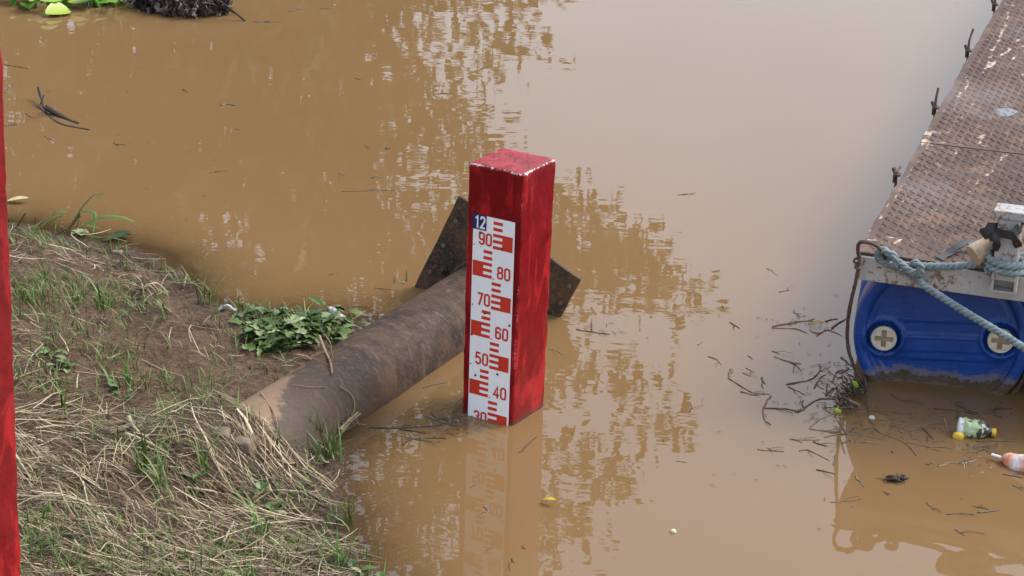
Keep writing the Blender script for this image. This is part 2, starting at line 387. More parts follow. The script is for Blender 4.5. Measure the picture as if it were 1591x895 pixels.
M = dict(mud=m_mud(), water=m_water(), red=m_redpaint(), pipe=m_rustpipe(), flange=m_rustplate(), deck=m_deck(),
         steel=m_whitesteel(), post=m_whitesteel('grey_painted_wood', (.36, .36, .35), .60), drum=m_drum(), rope=m_rope(),
         enamel=m_enamel(), wood=m_weathered_wood(),
         gred=simple('gauge_red', (.56, .036, .016), .4, .02, 40, 0),
         gblue=simple('gauge_blue', (.012, .022, .10), .3, .15, 40, 0),
         gwhite=simple('gauge_white', (.78, .79, .80), .3, .05, 40, 0),
         bung=simple('cream_bung', (.56, .50, .39), .45, .15, 60, .1),
         bungdirt=simple('bung_dirt', (.30, .225, .135), .8, .3, 90, .3),
         rustbar=simple('rusty_bar', (.085, .052, .036), .65, .5, 90, .7, .002),
         screw=simple('screw_rust', (.055, .035, .025), .6, .3, 200, .3),
         rubber=simple('black_rubber', (.018, .018, .02), .5, .3, 70, .3),
         hole=simple('bolt_hole', (.02, .018, .015), .8, .2, 90, .2),
         straw=by_var('dry_straw', [(0, (.035, .023, .013)), (.25, (.085, .058, .031)), (.55, (.215, .155, .085)), (.85, (.38, .295, .17)), (1, (.54, .46, .31))], .7),
         grass=by_var('green_grass', [(0, (.085, .115, .026)), (.4, (.075, .155, .020)), (.75, (.12, .21, .035)), (1, (.22, .27, .07))], .5),
         leaf=by_var('weed_leaf', [(0, (.028, .055, .010)), (.5, (.060, .108, .018)), (.85, (.11, .17, .034)), (1, (.26, .30, .15))], .45),
         treeleaf=by_var('tree_leaf', [(0, (.020, .042, .012)), (.5, (.040, .075, .018)), (1, (.085, .115, .030))], .5),
         bark=simple('bark', (.085, .062, .045), .9, .4, 30, .8, .01),
         twig=by_var('wet_twig', [(0, (.022, .015, .010)), (.4, (.055, .036, .022)), (.75, (.12, .085, .055)), (1, (.30, .225, .145))], .55),
         dead=by_var('withered_leaf', [(0, (.012, .009, .007)), (.6, (.045, .032, .023)), (1, (.24, .20, .17))], .75),
         hyac=by_var('hyacinth_leaf', [(0, (.06, .17, .02)), (.6, (.12, .28, .03)), (1, (.34, .40, .05))], .35),
         stone=simple('muddy_stone', (.15, .108, .074), .85, .25, 30, .6, .006),
         lime=simple('lime_skin', (.30, .42, .03), .4, .2, 60, .2),
         yellow=simple('yellow_skin', (.62, .40, .03), .4, .2, 60, .2),
         cream=simple('pale_ball', (.50, .46, .34), .5, .2, 60, .2),
         driftwood=simple('pale_driftwood', (.46, .43, .39), .8, .3, 60, .6, .004),
         brownleaf=simple('brown_leaf', (.28, .16, .06), .6, .3, 60, .3),
         yleaf=simple('yellow_leaf', (.52, .38, .02), .5, .2, 60, .2))

# ------------------------------------------------------------------ ground, water
SHORE = np.array([(-60., 34.)] + [tuple(at(x, y)[:2]) for x, y in
        [(-330, 285), (-120, 330), (30, 350), (110, 366), (200, 385), (250, 402), (285, 428), (318, 462), (345, 478), (400, 487),
         (470, 489), (530, 496), (566, 500), (560, 560), (535, 630), (519, 690), (522, 730), (531, 780), (541, 830), (566, 893), (600, 960), (690, 1100)]]
        + [(2.0, 2.0), (9., -12.), (60., -90.)])
def shore_dist(x, y):
    x = np.asarray(x, float); y = np.asarray(y, float)
    best = np.full(x.shape, 1e9); sg = np.ones(x.shape)
    for (ax, ay), (bx, by) in zip(SHORE[:-1], SHORE[1:]):
        dx, dy = bx - ax, by - ay; L = dx * dx + dy * dy
        t = np.clip(((x - ax) * dx + (y - ay) * dy) / L, 0, 1)
        ex, ey = x - ax - t * dx, y - ay - t * dy; d = ex * ex + ey * ey
        m = d < best; best = np.where(m, d, best)
        sg = np.where(m, np.where(dx * ey - dy * ex < 0, 1., -1.), sg)   # right of the line (towards the camera) is land
    return np.sqrt(best) * sg
def far_line(x): return np.where(x < 4, 20 - .10 * (x - 4), 20 + (x - 4) * 4.0)
def height(x, y, fine=True):
    x = np.asarray(x, float); y = np.asarray(y, float)
    d = shore_dist(x, y) + .035 * fbm(x * 5, y * 5, 3, 11) + .012 * fbm(x * 22, y * 22, 2, 15)
    land = np.where(d > 0, .20 * np.minimum(d, 1.2) + .24 * np.maximum(d - 1.2, 0), .30 * d)
    land = np.minimum(land, 1.75 + .02 * np.maximum(d, 0))
    k = np.clip(d * 5 + .25, 0, 1)
    land = land + k * (.030 * fbm(x * 3.2, y * 3.2, 4, 3) + (.020 * fbm(x * 15, y * 15, 4, 5) - .010 * abs(fbm(x * 34, y * 34, 3, 6)) + .004 * fbm(x * 60, y * 60, 2, 8) if fine else 0))
    pt_ = (x + .4733) * .4364 + (y - 8.0) * .8997; ps_ = (x + .4733) * .8999 - (y - 8.0) * .4361      # along and across the pipe
    jt = pt_ + .06 * fbm(x * 9, y * 9, 3, 17)
    heap = np.clip((-.60 - jt) / .16, 0, 1); heap = heap * heap * (3 - 2 * heap) * (.185 + .01 * fbm(x * 20, y * 20, 2, 19)) * np.exp(-(ps_ / np.where(ps_ > 0, .165, .20)) ** 2) * np.clip((pt_ + 1.7) / .7, 0, 1)
    land = np.where(heap > .003, np.maximum(land, heap), land)
    side = np.clip((-.12 - jt) / .35, 0, 1) * np.clip((pt_ + 1.5) / .5, 0, 1) * np.exp(-((ps_ + .15) / .10) ** 2)
    land = land + .075 * side
    f = (y - far_line(x)); far = np.clip(f * .35, -1.6, 2.2) + np.clip(f - 8, 0, 400) * .01
    return np.maximum(np.maximum(land, -1.6), far)
def axis_pts(lo, hi, step, far_lo, far_hi, g=1.22):
    core = np.arange(lo, hi, step); a = [core[-1]]; s = step
    while a[-1] < far_hi: s *= g; a.append(a[-1] + s)
    b = [core[0]]; s = step
    while b[-1] > far_lo: s *= g; b.append(b[-1] - s)
    return np.concatenate([b[:0:-1], core, a[1:]])
gx = axis_pts(-2.75, .25, .0145, -420, 420); gy = axis_pts(5.3, 10.0, .0145, -420, 900)
GX, GY = np.meshgrid(gx, gy, indexing='ij')
GZ = height(GX, GY)
me = npmesh('ground', np.stack([GX, GY, GZ], -1).reshape(-1, 3), grid_faces(len(gx), len(gy)), {'height': GZ.ravel()}, True)
me.materials.append(M['mud'])
ground_o = bpy.data.objects.new('ground', me); col.objects.link(ground_o); tag(ground_o, kind='structure')
wx = axis_pts(-2.75, .8, .022, -400, 400, 1.3); wy = axis_pts(5.3, 10.2, .022, -400, 400, 1.3)
WX, WY = np.meshgrid(wx, wy, indexing='ij'); WD = -height(WX, WY)
me = npmesh('water', np.stack([WX, WY, 0 * WX], -1).reshape(-1, 3), grid_faces(len(wx), len(wy)), {'depth': np.clip(WD, 0, 2).ravel()}, True)
me.materials.append(M['water'])
water_o = bpy.data.objects.new('water', me); col.objects.link(water_o); tag(water_o, kind='structure')
def hz(x, y): return float(height(np.array([x]), np.array([y]))[0])
def ground_at(px, py):
    z = 0.05
    for _ in range(12):
        p = at(px, py, z); z = .5 * z + .5 * max(hz(p[0], p[1]), 0)
    p = at(px, py, z); return np.array([p[0], p[1], hz(p[0], p[1])])

# ------------------------------------------------------------------ gauge post
YAW = math.radians(30.42)
EA = np.array([math.cos(YAW), -math.sin(YAW), 0]); EB = np.array([math.sin(YAW), math.cos(YAW), 0]); EZ = np.array([0, 0, 1.])
def concrete_post(parent, FL, w, z0, z1, squeeze=0.0, chip=1.0):
    h = np.array([w / 2, w / 2, (z1 - z0) / 2]); V, F = rbox(h, .008, .022)
    fr = (z1 - z0) / 2
    t = (V[:, 2] + fr) / (2 * fr)                                    # 0 foot, 1 top
    sx = 1 - squeeze * (1 - t)
    x = (V[:, 0] + w / 2) * sx; y = V[:, 1] + w / 2
    edge = np.minimum(w / 2 - abs(V[:, 0]), w / 2 - abs(V[:, 1]))
    amp = np.where(edge < .012, .0035, .0012)
    jx = fbm(V[:, 2] * 30 + V[:, 1] * 40, V[:, 0] * 40, 3, 21) * amp
    jy = fbm(V[:, 2] * 30 + V[:, 0] * 40, V[:, 1] * 40 + 9, 3, 23) * amp
    front = V[:, 1] < -w / 2 + .004
    P = FL + np.outer(x + jx, EA) + np.outer(y + np.where(front, 0, jy), EB) + np.outer(V[:, 2] + (z0 + z1) / 2 + fbm(V[:, 0] * 25, V[:, 1] * 25, 2, 5) * .003, EZ)
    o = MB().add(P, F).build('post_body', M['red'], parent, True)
    dd = np.sort(h - abs(V), axis=1)[:, 1] + np.where(h[2] - V[:, 2] < .02, 0, .0035); tz = np.clip((t - .55) / .3, .12, 1) * chip
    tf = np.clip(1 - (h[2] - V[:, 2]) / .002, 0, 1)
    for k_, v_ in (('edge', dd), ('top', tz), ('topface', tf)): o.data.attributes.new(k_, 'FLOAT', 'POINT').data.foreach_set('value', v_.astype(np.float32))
    return o
FL = np.array([-.1477, 7.7827, 0]); PW_, ZT, WL = .1982, .838, .3212
gp = empty('gauge_post', FL + (EA + EB) * PW_ / 2)
tag(gp, 'red concrete post with white gauge board standing in the muddy water', 'gauge post')
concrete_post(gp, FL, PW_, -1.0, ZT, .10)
B0 = FL + EA * .0271 - EB * .002                                     # board's left edge on the front face
def bp(u, v, o=0.0): return B0 + EA * u + EZ * (v - WL) - EB * o      # u, v in metres along the board; v is the gauge reading
BWID = .149
def plate(name, u0, u1, v0, v1, o0, o1, mat, parent):
    c = (bp(u0, v0, o0) + bp(u1, v1, o1)) / 2
    return MB().box(c, EA * (u1 - u0) / 2, EB * (o1 - o0) / 2, EZ * (v1 - v0) / 2).build(name, mat, parent)
board = plate('gauge_board', 0, BWID, .02, 1.0, 0, .003, M['enamel'], gp)
def bar_mesh(polys, o0, o1, name, mat, parent):
    mb = MB()
    for P in polys:
        n = len(P); V = [bp(u, v, o1) for u, v in P] + [bp(u, v, o0) for u, v in P]
        F = [np.arange(n)[None, :], np.array([[k, n + k, n + (k + 1) % n, (k + 1) % n] for k in range(n)])]
        mb.add(V, F)
    return mb.build(name, mat, parent)
for L in range(0, 100, 10):
    if L < 20: continue
    l = L / 100; odd = (L // 10) % 2 == 1
    if odd: b0, b1, k0, k1 = .0735, .107, .107, .1445
    else: b0, b1, k0, k1 = .0405, .0725, .0025, .0405
    R4 = lambda x0, x1, y0, y1: [(x0, y0), (x1, y0), (x1, y1), (x0, y1)]
    bar_mesh([R4(k0, k1, l, l + .05)] + [R4(b0, b1, l + q, l + q + .01) for q in (0, .02, .04)], .003, .0036, 'gauge_mark', M['gred'], board)
    for q in (.06, .08): bar_mesh([[(b0, l + q), (b1, l + q), (b1, l + q + .01), (b0, l + q + .01)]], .003, .0036, 'gauge_mark', M['gred'], board)
def rr(x0, y0, x1, y1, r=.15):
    P = []
    for cx, cy, a0 in ((x1 - r, y1 - r, 0), (x0 + r, y1 - r, 90), (x0 + r, y0 + r, 180), (x1 - r, y0 + r, 270)):
        P += [(cx + r * math.cos(math.radians(a0 + a)), cy + r * math.sin(math.radians(a0 + a))) for a in (0, 22.5, 45, 67.5, 90)]
    return P + [P[0]]
_nine = [rr(.07, .43, .43, .93), [(.43, .70), (.43, .26), (.40, .14), (.31, .07), (.19, .07), (.10, .14), (.07, .25)]]
GL = {'0': [rr(.07, .07, .43, .93)], '1': [[(.13, .74), (.31, .93), (.31, .0)]],
      '2': [[(.07, .72), (.08, .82), (.15, .91), (.25, .93), (.35, .91), (.42, .82), (.42, .68), (.36, .52), (.08, .07), (.46, .07)]],
      '3': [[(.07, .76), (.11, .88), (.19, .93), (.31, .93), (.40, .87), (.42, .75), (.41, .62), (.34, .54), (.22, .52)], [(.30, .53), (.40, .46), (.43, .33), (.42, .19), (.35, .09), (.25, .07), (.13, .10), (.07, .22)]],
      '4': [[(.34, 0.), (.34, .93), (.06, .28), (.50, .28)]],
      '5': [[(.43, .93), (.10, .93), (.09, .54), (.19, .60), (.31, .60), (.40, .53), (.43, .42), (.43, .24), (.39, .13), (.30, .07), (.19, .07), (.10, .13), (.07, .23)]],
      '7': [[(.04, .93), (.43, .93), (.18, 0.)]], '8': [rr(.07, .07, .43, .53), rr(.085, .53, .415, .93, .13)], '9': _nine,
      '6': [[(.5 - x, 1 - y) for x, y in s] for s in _nine]}
def stroke(P, w, o, mb, u0, v0, su, sv):
    P = np.array([(u0 + x * su, v0 + y * sv) for x, y in P]); closed = np.allclose(P[0], P[-1])
    n = len(P); D = np.diff(P, axis=0); D /= np.linalg.norm(D, axis=1)[:, None]; N = np.stack([-D[:, 1], D[:, 0]], 1)
    L = []
    for k in range(n):
        a = N[k - 1] if k > 0 else (N[-1] if closed else N[0]); b = N[k] if k < n - 1 else (N[0] if closed else N[-1])
        m = a + b; m /= np.linalg.norm(m); L.append(m / max(.5, m @ a))
    L = np.array(L); l = P + L * w / 2; r = P - L * w / 2
    V = [bp(*q, o) for q in l] + [bp(*q, o) for q in r]
    mb.add(V, np.array([[k, n + k, n + k + 1, k + 1] for k in range(n - 1)]))
def glyph(ch, u0, v0, wdt, hgt, sw, mat, parent, base=.0036):
    mb = MB()
    for k, P in enumerate(GL[ch]): stroke(P, sw, base + k * .00015, mb, u0, v0, wdt / .5, hgt)
    return mb.build('digit', mat, parent)
for L in range(20, 100, 10):
    l = L / 100; odd = (L // 10) % 2 == 1
    u0 = .0215 if odd else .0915
    for k, ch in enumerate(str(L)): glyph(ch, u0 + k * .0255, l + .0045, .0225, .042, .0066, M['gred'], board)
    ud = .0055 if odd else .0785
    MB().box(bp(ud, l + .001, .0033), EA * .0022, EB * .0003, EZ * .0022).build('level_dot', M['screw'] if L in (50, 70) else M['gred'], board)
tagp = plate('metre_tag', -.002, .048, .953, 1.003, .003, .0048, M['gblue'], board)
for k, ch in enumerate('12'): glyph(ch, .0045 + k * .021, .9575, .020, .041, .0062, M['gwhite'], board, .0051)
for u, v in ((.026, .944), (.108, .906), (.052, .681), (.024, .465), (.105, .487), (.006, .60), (.143, .66)):
    P = bp(u, v, .0036)
    MB().tube([P + EB * .004, P - EB * .0012], [.0042, .0036], 10).build('screw', M['screw'], board)

# second post at the left edge of the picture, nearer on the bank
pe = aty(19, 480, 5.75)
topz = aty(2, 40, 5.75)[2]
FL2 = np.array([pe[0], pe[1], 0]) - EA * PW_ - EB * PW_
np_ = empty('bank_post', FL2 + (EA + EB) * PW_ / 2 + EZ * .3)
tag(np_, 'tall red painted concrete post on the bank, cut off by the left edge', 'post')
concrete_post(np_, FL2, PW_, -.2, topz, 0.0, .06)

# ------------------------------------------------------------------ rusty pipe with end flange
PA = np.array([-.4733, 8.0, .0084]); PD = np.array([.43636, .89971, -.01039]); PD /= np.linalg.norm(PD); PR = .1483
pe1 = np.cross(PD, EZ); pe1 /= np.linalg.norm(pe1); pe2 = np.cross(pe1, PD)
pr = empty('rusty_pipe', PA + PD * .1 - EZ * .14)
tag(pr, 'long rusty steel pipe running from the muddy bank into the water', 'pipe')
nu, na = 150, 96
us = np.linspace(-.95, .884, nu); th = np.linspace(0, 2 * math.pi, na, endpoint=False)
UU, TT = np.meshgrid(us, th, indexing='ij')
rad = PR + .0025 * fbm(UU * 4, np.cos(TT) * 2 + np.sin(TT), 3, 31) + .0006 * fbm(UU * 60, TT * 10, 2, 33)
V = PA + UU[..., None] * PD + (rad * np.cos(TT))[..., None] * pe1 + (rad * np.sin(TT))[..., None] * pe2
ids = np.arange(nu * na).reshape(nu, na)
F = np.stack([ids[:-1], np.roll(ids, -1, 1)[:-1], np.roll(ids, -1, 1)[1:], ids[1:]], -1).reshape(-1, 4)
me = npmesh('pipe_barrel', V.reshape(-1, 3) - np.array(pr.location), F, {'along': UU.ravel(), 'angle': np.cos(TT).ravel()}, True)
me.materials.append(M['pipe']); o = bpy.data.objects.new('pipe_barrel', me); col.objects.link(o); o.parent = pr
# flange: a square plate across the pipe's outer end, with bolt holes
ROT = -.4252; FA, FB = .2665, .2907
fu = math.cos(ROT) * pe1 + math.sin(ROT) * pe2; fv = -math.sin(ROT) * pe1 + math.cos(ROT) * pe2; fc = PA + PD * .884
V, F = rbox(np.array([FA, FB, .007]), .004, .03)
V[:, 2] += .004 * fbm(V[:, 0] * 6, V[:, 1] * 6, 2, 41); V[:, :2] += .004 * fbm(V[:, 0] * 14 + 3, V[:, 1] * 14, 2, 43)[:, None]
fl = MB().add(fc + np.outer(V[:, 0], fu) + np.outer(V[:, 1], fv) + np.outer(V[:, 2], PD), F).build('flange', M['flange'], pr, True)
# raised ring weld round the pipe, bolts and holes
mb = MB(); ring = [fc - PD * .012 + (PR + .006) * (math.cos(a) * pe1 + math.sin(a) * pe2) for a in np.linspace(0, 2 * math.pi, 49)]
mb.tube(ring, .011, 8, cap=False).build('weld_ring', M['flange'], pr, True)
for a, b in ((-.235, .20), (-.235, .09), (-.19, .262), (.243, .245), (.243, .17), (-.07, .262), (.08, .262), (-.235, -.03)):
    P = fc + fu * a + fv * b
    MB().tube([P - PD * .0085, P - PD * .0115], [.0085, .0075], 10).build('bolt', M['stone'], fl)
for a in np.arange(8) * math.pi / 4 + .3:
    P = fc + (PR + .045) * (math.cos(a) * pe1 + math.sin(a) * pe2)
    mb = MB(); mb.tube([P - PD * .008, P - PD * .020], [.017, .016], 6); mb.tube([P - PD * .020, P - PD * .032], [.009, .008], 8)
    mb.build('nut', M['flange'], fl)

# ------------------------------------------------------------------ pontoon
DZ = .49
DFL = at(1338, 392, DZ); HEAD = math.radians(16.55)
E1 = np.array([math.cos(HEAD), -math.sin(HEAD), 0]); E2 = np.array([math.sin(HEAD), math.cos(HEAD), 0])
def dp(u, v, z=0.0): return DFL + E1 * u + E2 * v + EZ * z
def dk(px, py, z=0.0):
    p = at(px, py, DZ + z) - DFL; return np.array([p @ E1, p @ E2])
pt = empty('pontoon', dp(.0, .0, -DZ))
tag(pt, 'floating pontoon with rusty tread plate deck carried on blue drums', 'pontoon')
DW, DL = 1.9, 7.0
# chalky scrapes and a grey patch on the deck, from where they lie in the photograph
CH = [[(1575, 0), (1560, 45), (1545, 75), (1535, 98)], [(1583, 62), (1560, 85), (1532, 108)], [(1591, 70), (1570, 95)], [(1503, 118), (1500, 145), (1496, 165)],
      [(1494, 135), (1487, 155), (1480, 172)], [(1497, 178), (1482, 200), (1473, 213)], [(1520, 210), (1514, 222)], [(1527, 211), (1520, 225), (1553, 232)],
      [(1566, 240), (1540, 265), (1515, 285), (1503, 298)], [(1438, 232), (1447, 205)], [(1428, 232), (1460, 222), (1505, 228)], [(1535, 98), (1528, 118)],
      [(1500, 300), (1545, 298)], [(1440, 330), (1460, 322)], [(1345, 388), (1380, 400), (1420, 408)], [(1346, 372), (1365, 374)], [(1378, 368), (1400, 372), (1392, 380)],
      [(1330, 392), (1440, 230)], [(1430, 228), (1444, 200)], [(1590, 112), (1587, 130)], [(1516, 240), (1508, 255)], [(1490, 232), (1480, 250)], [(1412, 305), (1398, 322)]]
CHW = [.012, .014, .007, .007, .009, .008, .008, .016, .009, .018, .006, .006, .006, .008, .008, .010, .012, .006, .02, .012, .008, .006, .006]
CHW = [w * .62 for w in CHW]
CHP = [[dk(*q) for q in P] for P in CH]
PATCH = [(dk(1563, 175), .055, .07), (dk(1455, 207), .035, .018), (dk(1512, 163), .02, .014)]
def deck_paint(u, v):
    ch = np.zeros_like(u); ju = u + .012 * fbm(u * 18, v * 18, 3, 51); jv = v + .012 * fbm(u * 18 + 7, v * 18, 3, 53)
    for P, w in zip(CHP, CHW):
        for a, b in zip(P[:-1], P[1:]):
            d = b - a; t = np.clip(((ju - a[0]) * d[0] + (jv - a[1]) * d[1]) / (d @ d), 0, 1)
            r = np.hypot(ju - a[0] - t * d[0], jv - a[1] - t * d[1]); ch = np.maximum(ch, np.exp(-(r / w) ** 2))
    ch = ch * np.clip(.62 + .55 * fbm(u * 30, v * 30, 2, 57), 0, 1) * 1.15
    gr = np.zeros_like(u)
    for (p, a, b) in PATCH: gr = np.maximum(gr, np.clip(1.3 - np.hypot((ju - p[0]) / a, (jv - p[1]) / b), 0, 1))
    return ch, gr
seam = dk(1448, 224)[1]
SEAMS = [0.0, seam, seam + 2.4, DL]
for k in range(3):
    v0, v1 = SEAMS[k] + (.002 if k else -.004), SEAMS[k + 1] - .002
    ug = np.concatenate([np.arange(-.012, 1.3, .011), np.linspace(1.3, DW, 6)]); vg = np.arange(v0, v1 + .001, .0125 if k < 2 else .03); vg[-1] = v1
    U_, V_ = np.meshgrid(ug, vg, indexing='ij'); ch, gr = deck_paint(U_, V_)
    rag = np.where(U_ < -.010, .006 * fbm(V_ * 12, V_ * 0, 3, 61), 0); U2 = U_ + rag
    Z = .003 * fbm(U_ * 2.5, V_ * 2.5, 3, 63) + (.0 if k else np.where(V_ < .03, .004 * fbm(U_ * 9, U_ * 0, 2, 65), 0))
    P = DFL + U2[..., None] * E1 + V_[..., None] * E2 + (Z + (.0 if k != 1 else .002))[..., None] * EZ
    n, m = U_.shape; top = P.reshape(-1, 3); bot = top - EZ * .007; ids = np.arange(n * m).reshape(n, m)
    ringi = np.concatenate([ids[:, 0], ids[-1, 1:], ids[-2::-1, -1], ids[0, -2:0:-1]])
    nx = np.roll(ringi, -1); side = np.stack([ringi, ringi + n * m, nx + n * m, nx], -1)
    gf = grid_faces(n, m)
    me = npmesh('deck_plate', np.vstack([top, bot]) - np.array(pt.location), [gf, side, gf[:, ::-1] + n * m],
                {'chalk': np.tile(ch.ravel(), 2), 'grey': np.tile(gr.ravel(), 2)})
    me.materials.append(M['deck']); o = bpy.data.objects.new('deck_plate', me); col.objects.link(o); o.parent = pt
# raised tread lugs in a basket pattern
sp_ = .030; iu, iv = np.meshgrid(np.arange(int(1.28 / sp_)), np.arange(int(5.6 / sp_)), indexing='ij')
lu = .010 + (iu.ravel() + .5) * sp_; lv = .012 + (iv.ravel() + .5) * sp_
ok = np.min([abs(lv - s) for s in SEAMS], axis=0) > .014
par = ((iu + iv).ravel() % 2)[ok]; lu = lu[ok]; lv = lv[ok]
ang = np.where(par == 0, math.radians(48), math.radians(-48)); ln, wd, ht = .0205, .0040, .0030
wear = np.clip(.75 + .45 * fbm(lu * 5, lv * 5, 3, 71), .25, 1.1)
ca, sa = np.cos(ang), np.sin(ang)
def lug(a, b, z): return np.stack([lu + a * ca - b * sa, lv + a * sa + b * ca, z], -1)
zb = .003 * fbm(lu * 2.5, lv * 2.5, 3, 63) + np.where((lv > SEAMS[1]) & (lv < SEAMS[2]), .002, 0)
q = [lug(-ln, 0, zb - .001), lug(0, -wd, zb - .001), lug(ln, 0, zb - .001), lug(0, wd, zb - .001), lug(-ln * .55, 0, zb + ht * wear), lug(ln * .55, 0, zb + ht * wear)]
Q = np.stack(q, 1).reshape(-1, 3); nl = len(lu); b = (np.arange(nl) * 6)[:, None]
tri = np.concatenate([b + np.array([t]) for t in ([0, 1, 4], [1, 2, 5], [2, 3, 5], [3, 0, 4])]); quad = np.concatenate([b + np.array([t]) for t in ([1, 5, 4, 1][:3], [3, 4, 5])])
ch, gr = deck_paint(Q[:, 0], Q[:, 1])
me = npmesh('tread_lugs', DFL + Q[:, :1] * E1 + Q[:, 1:2] * E2 + Q[:, 2:] * EZ - np.array(pt.location), [np.concatenate([tri, quad])], {'chalk': ch * 1.1, 'grey': gr})
me.materials.append(M['deck']); o = bpy.data.objects.new('tread_lugs', me); col.objects.link(o); o.parent = pt; tag(o, kind='stuff')
# steel frame: front, side and far channels
FH = .082
def channel(p0, p1, nrm):
    L = np.linalg.norm(p1 - p0); d = (p1 - p0) / L
    V, F = rbox(np.array([L / 2, .022, FH / 2]), .004, .05)
    c = (p0 + p1) / 2 - nrm * .022
    return MB().add(c + np.outer(V[:, 0], d) + np.outer(V[:, 1] + .0015 * fbm(V[:, 0] * 8, V[:, 2] * 8, 2, 81), nrm) + np.outer(V[:, 2] + .002 * fbm(V[:, 0] * 5, V[:, 1] * 5, 2, 83), EZ), F).build('frame_beam', M['steel'], pt, False)
zf = -.009 - FH / 2
channel(dp(-.008, -.012, zf), dp(DW + .008, -.012, zf), -E2)
channel(dp(-.010, .036, zf), dp(-.010, DL - .04, zf), -E1)
channel(dp(DW + .01, .036, zf), dp(DW + .01, DL - .04, zf), E1)
channel(dp(-.008, DL + .012, zf), dp(DW + .008, DL + .012, zf), E2)
for v in (1.1, 2.2, 3.3, 4.4, 5.5): channel(dp(.02, v, zf - .003), dp(DW - .02, v, zf - .003), -E2)

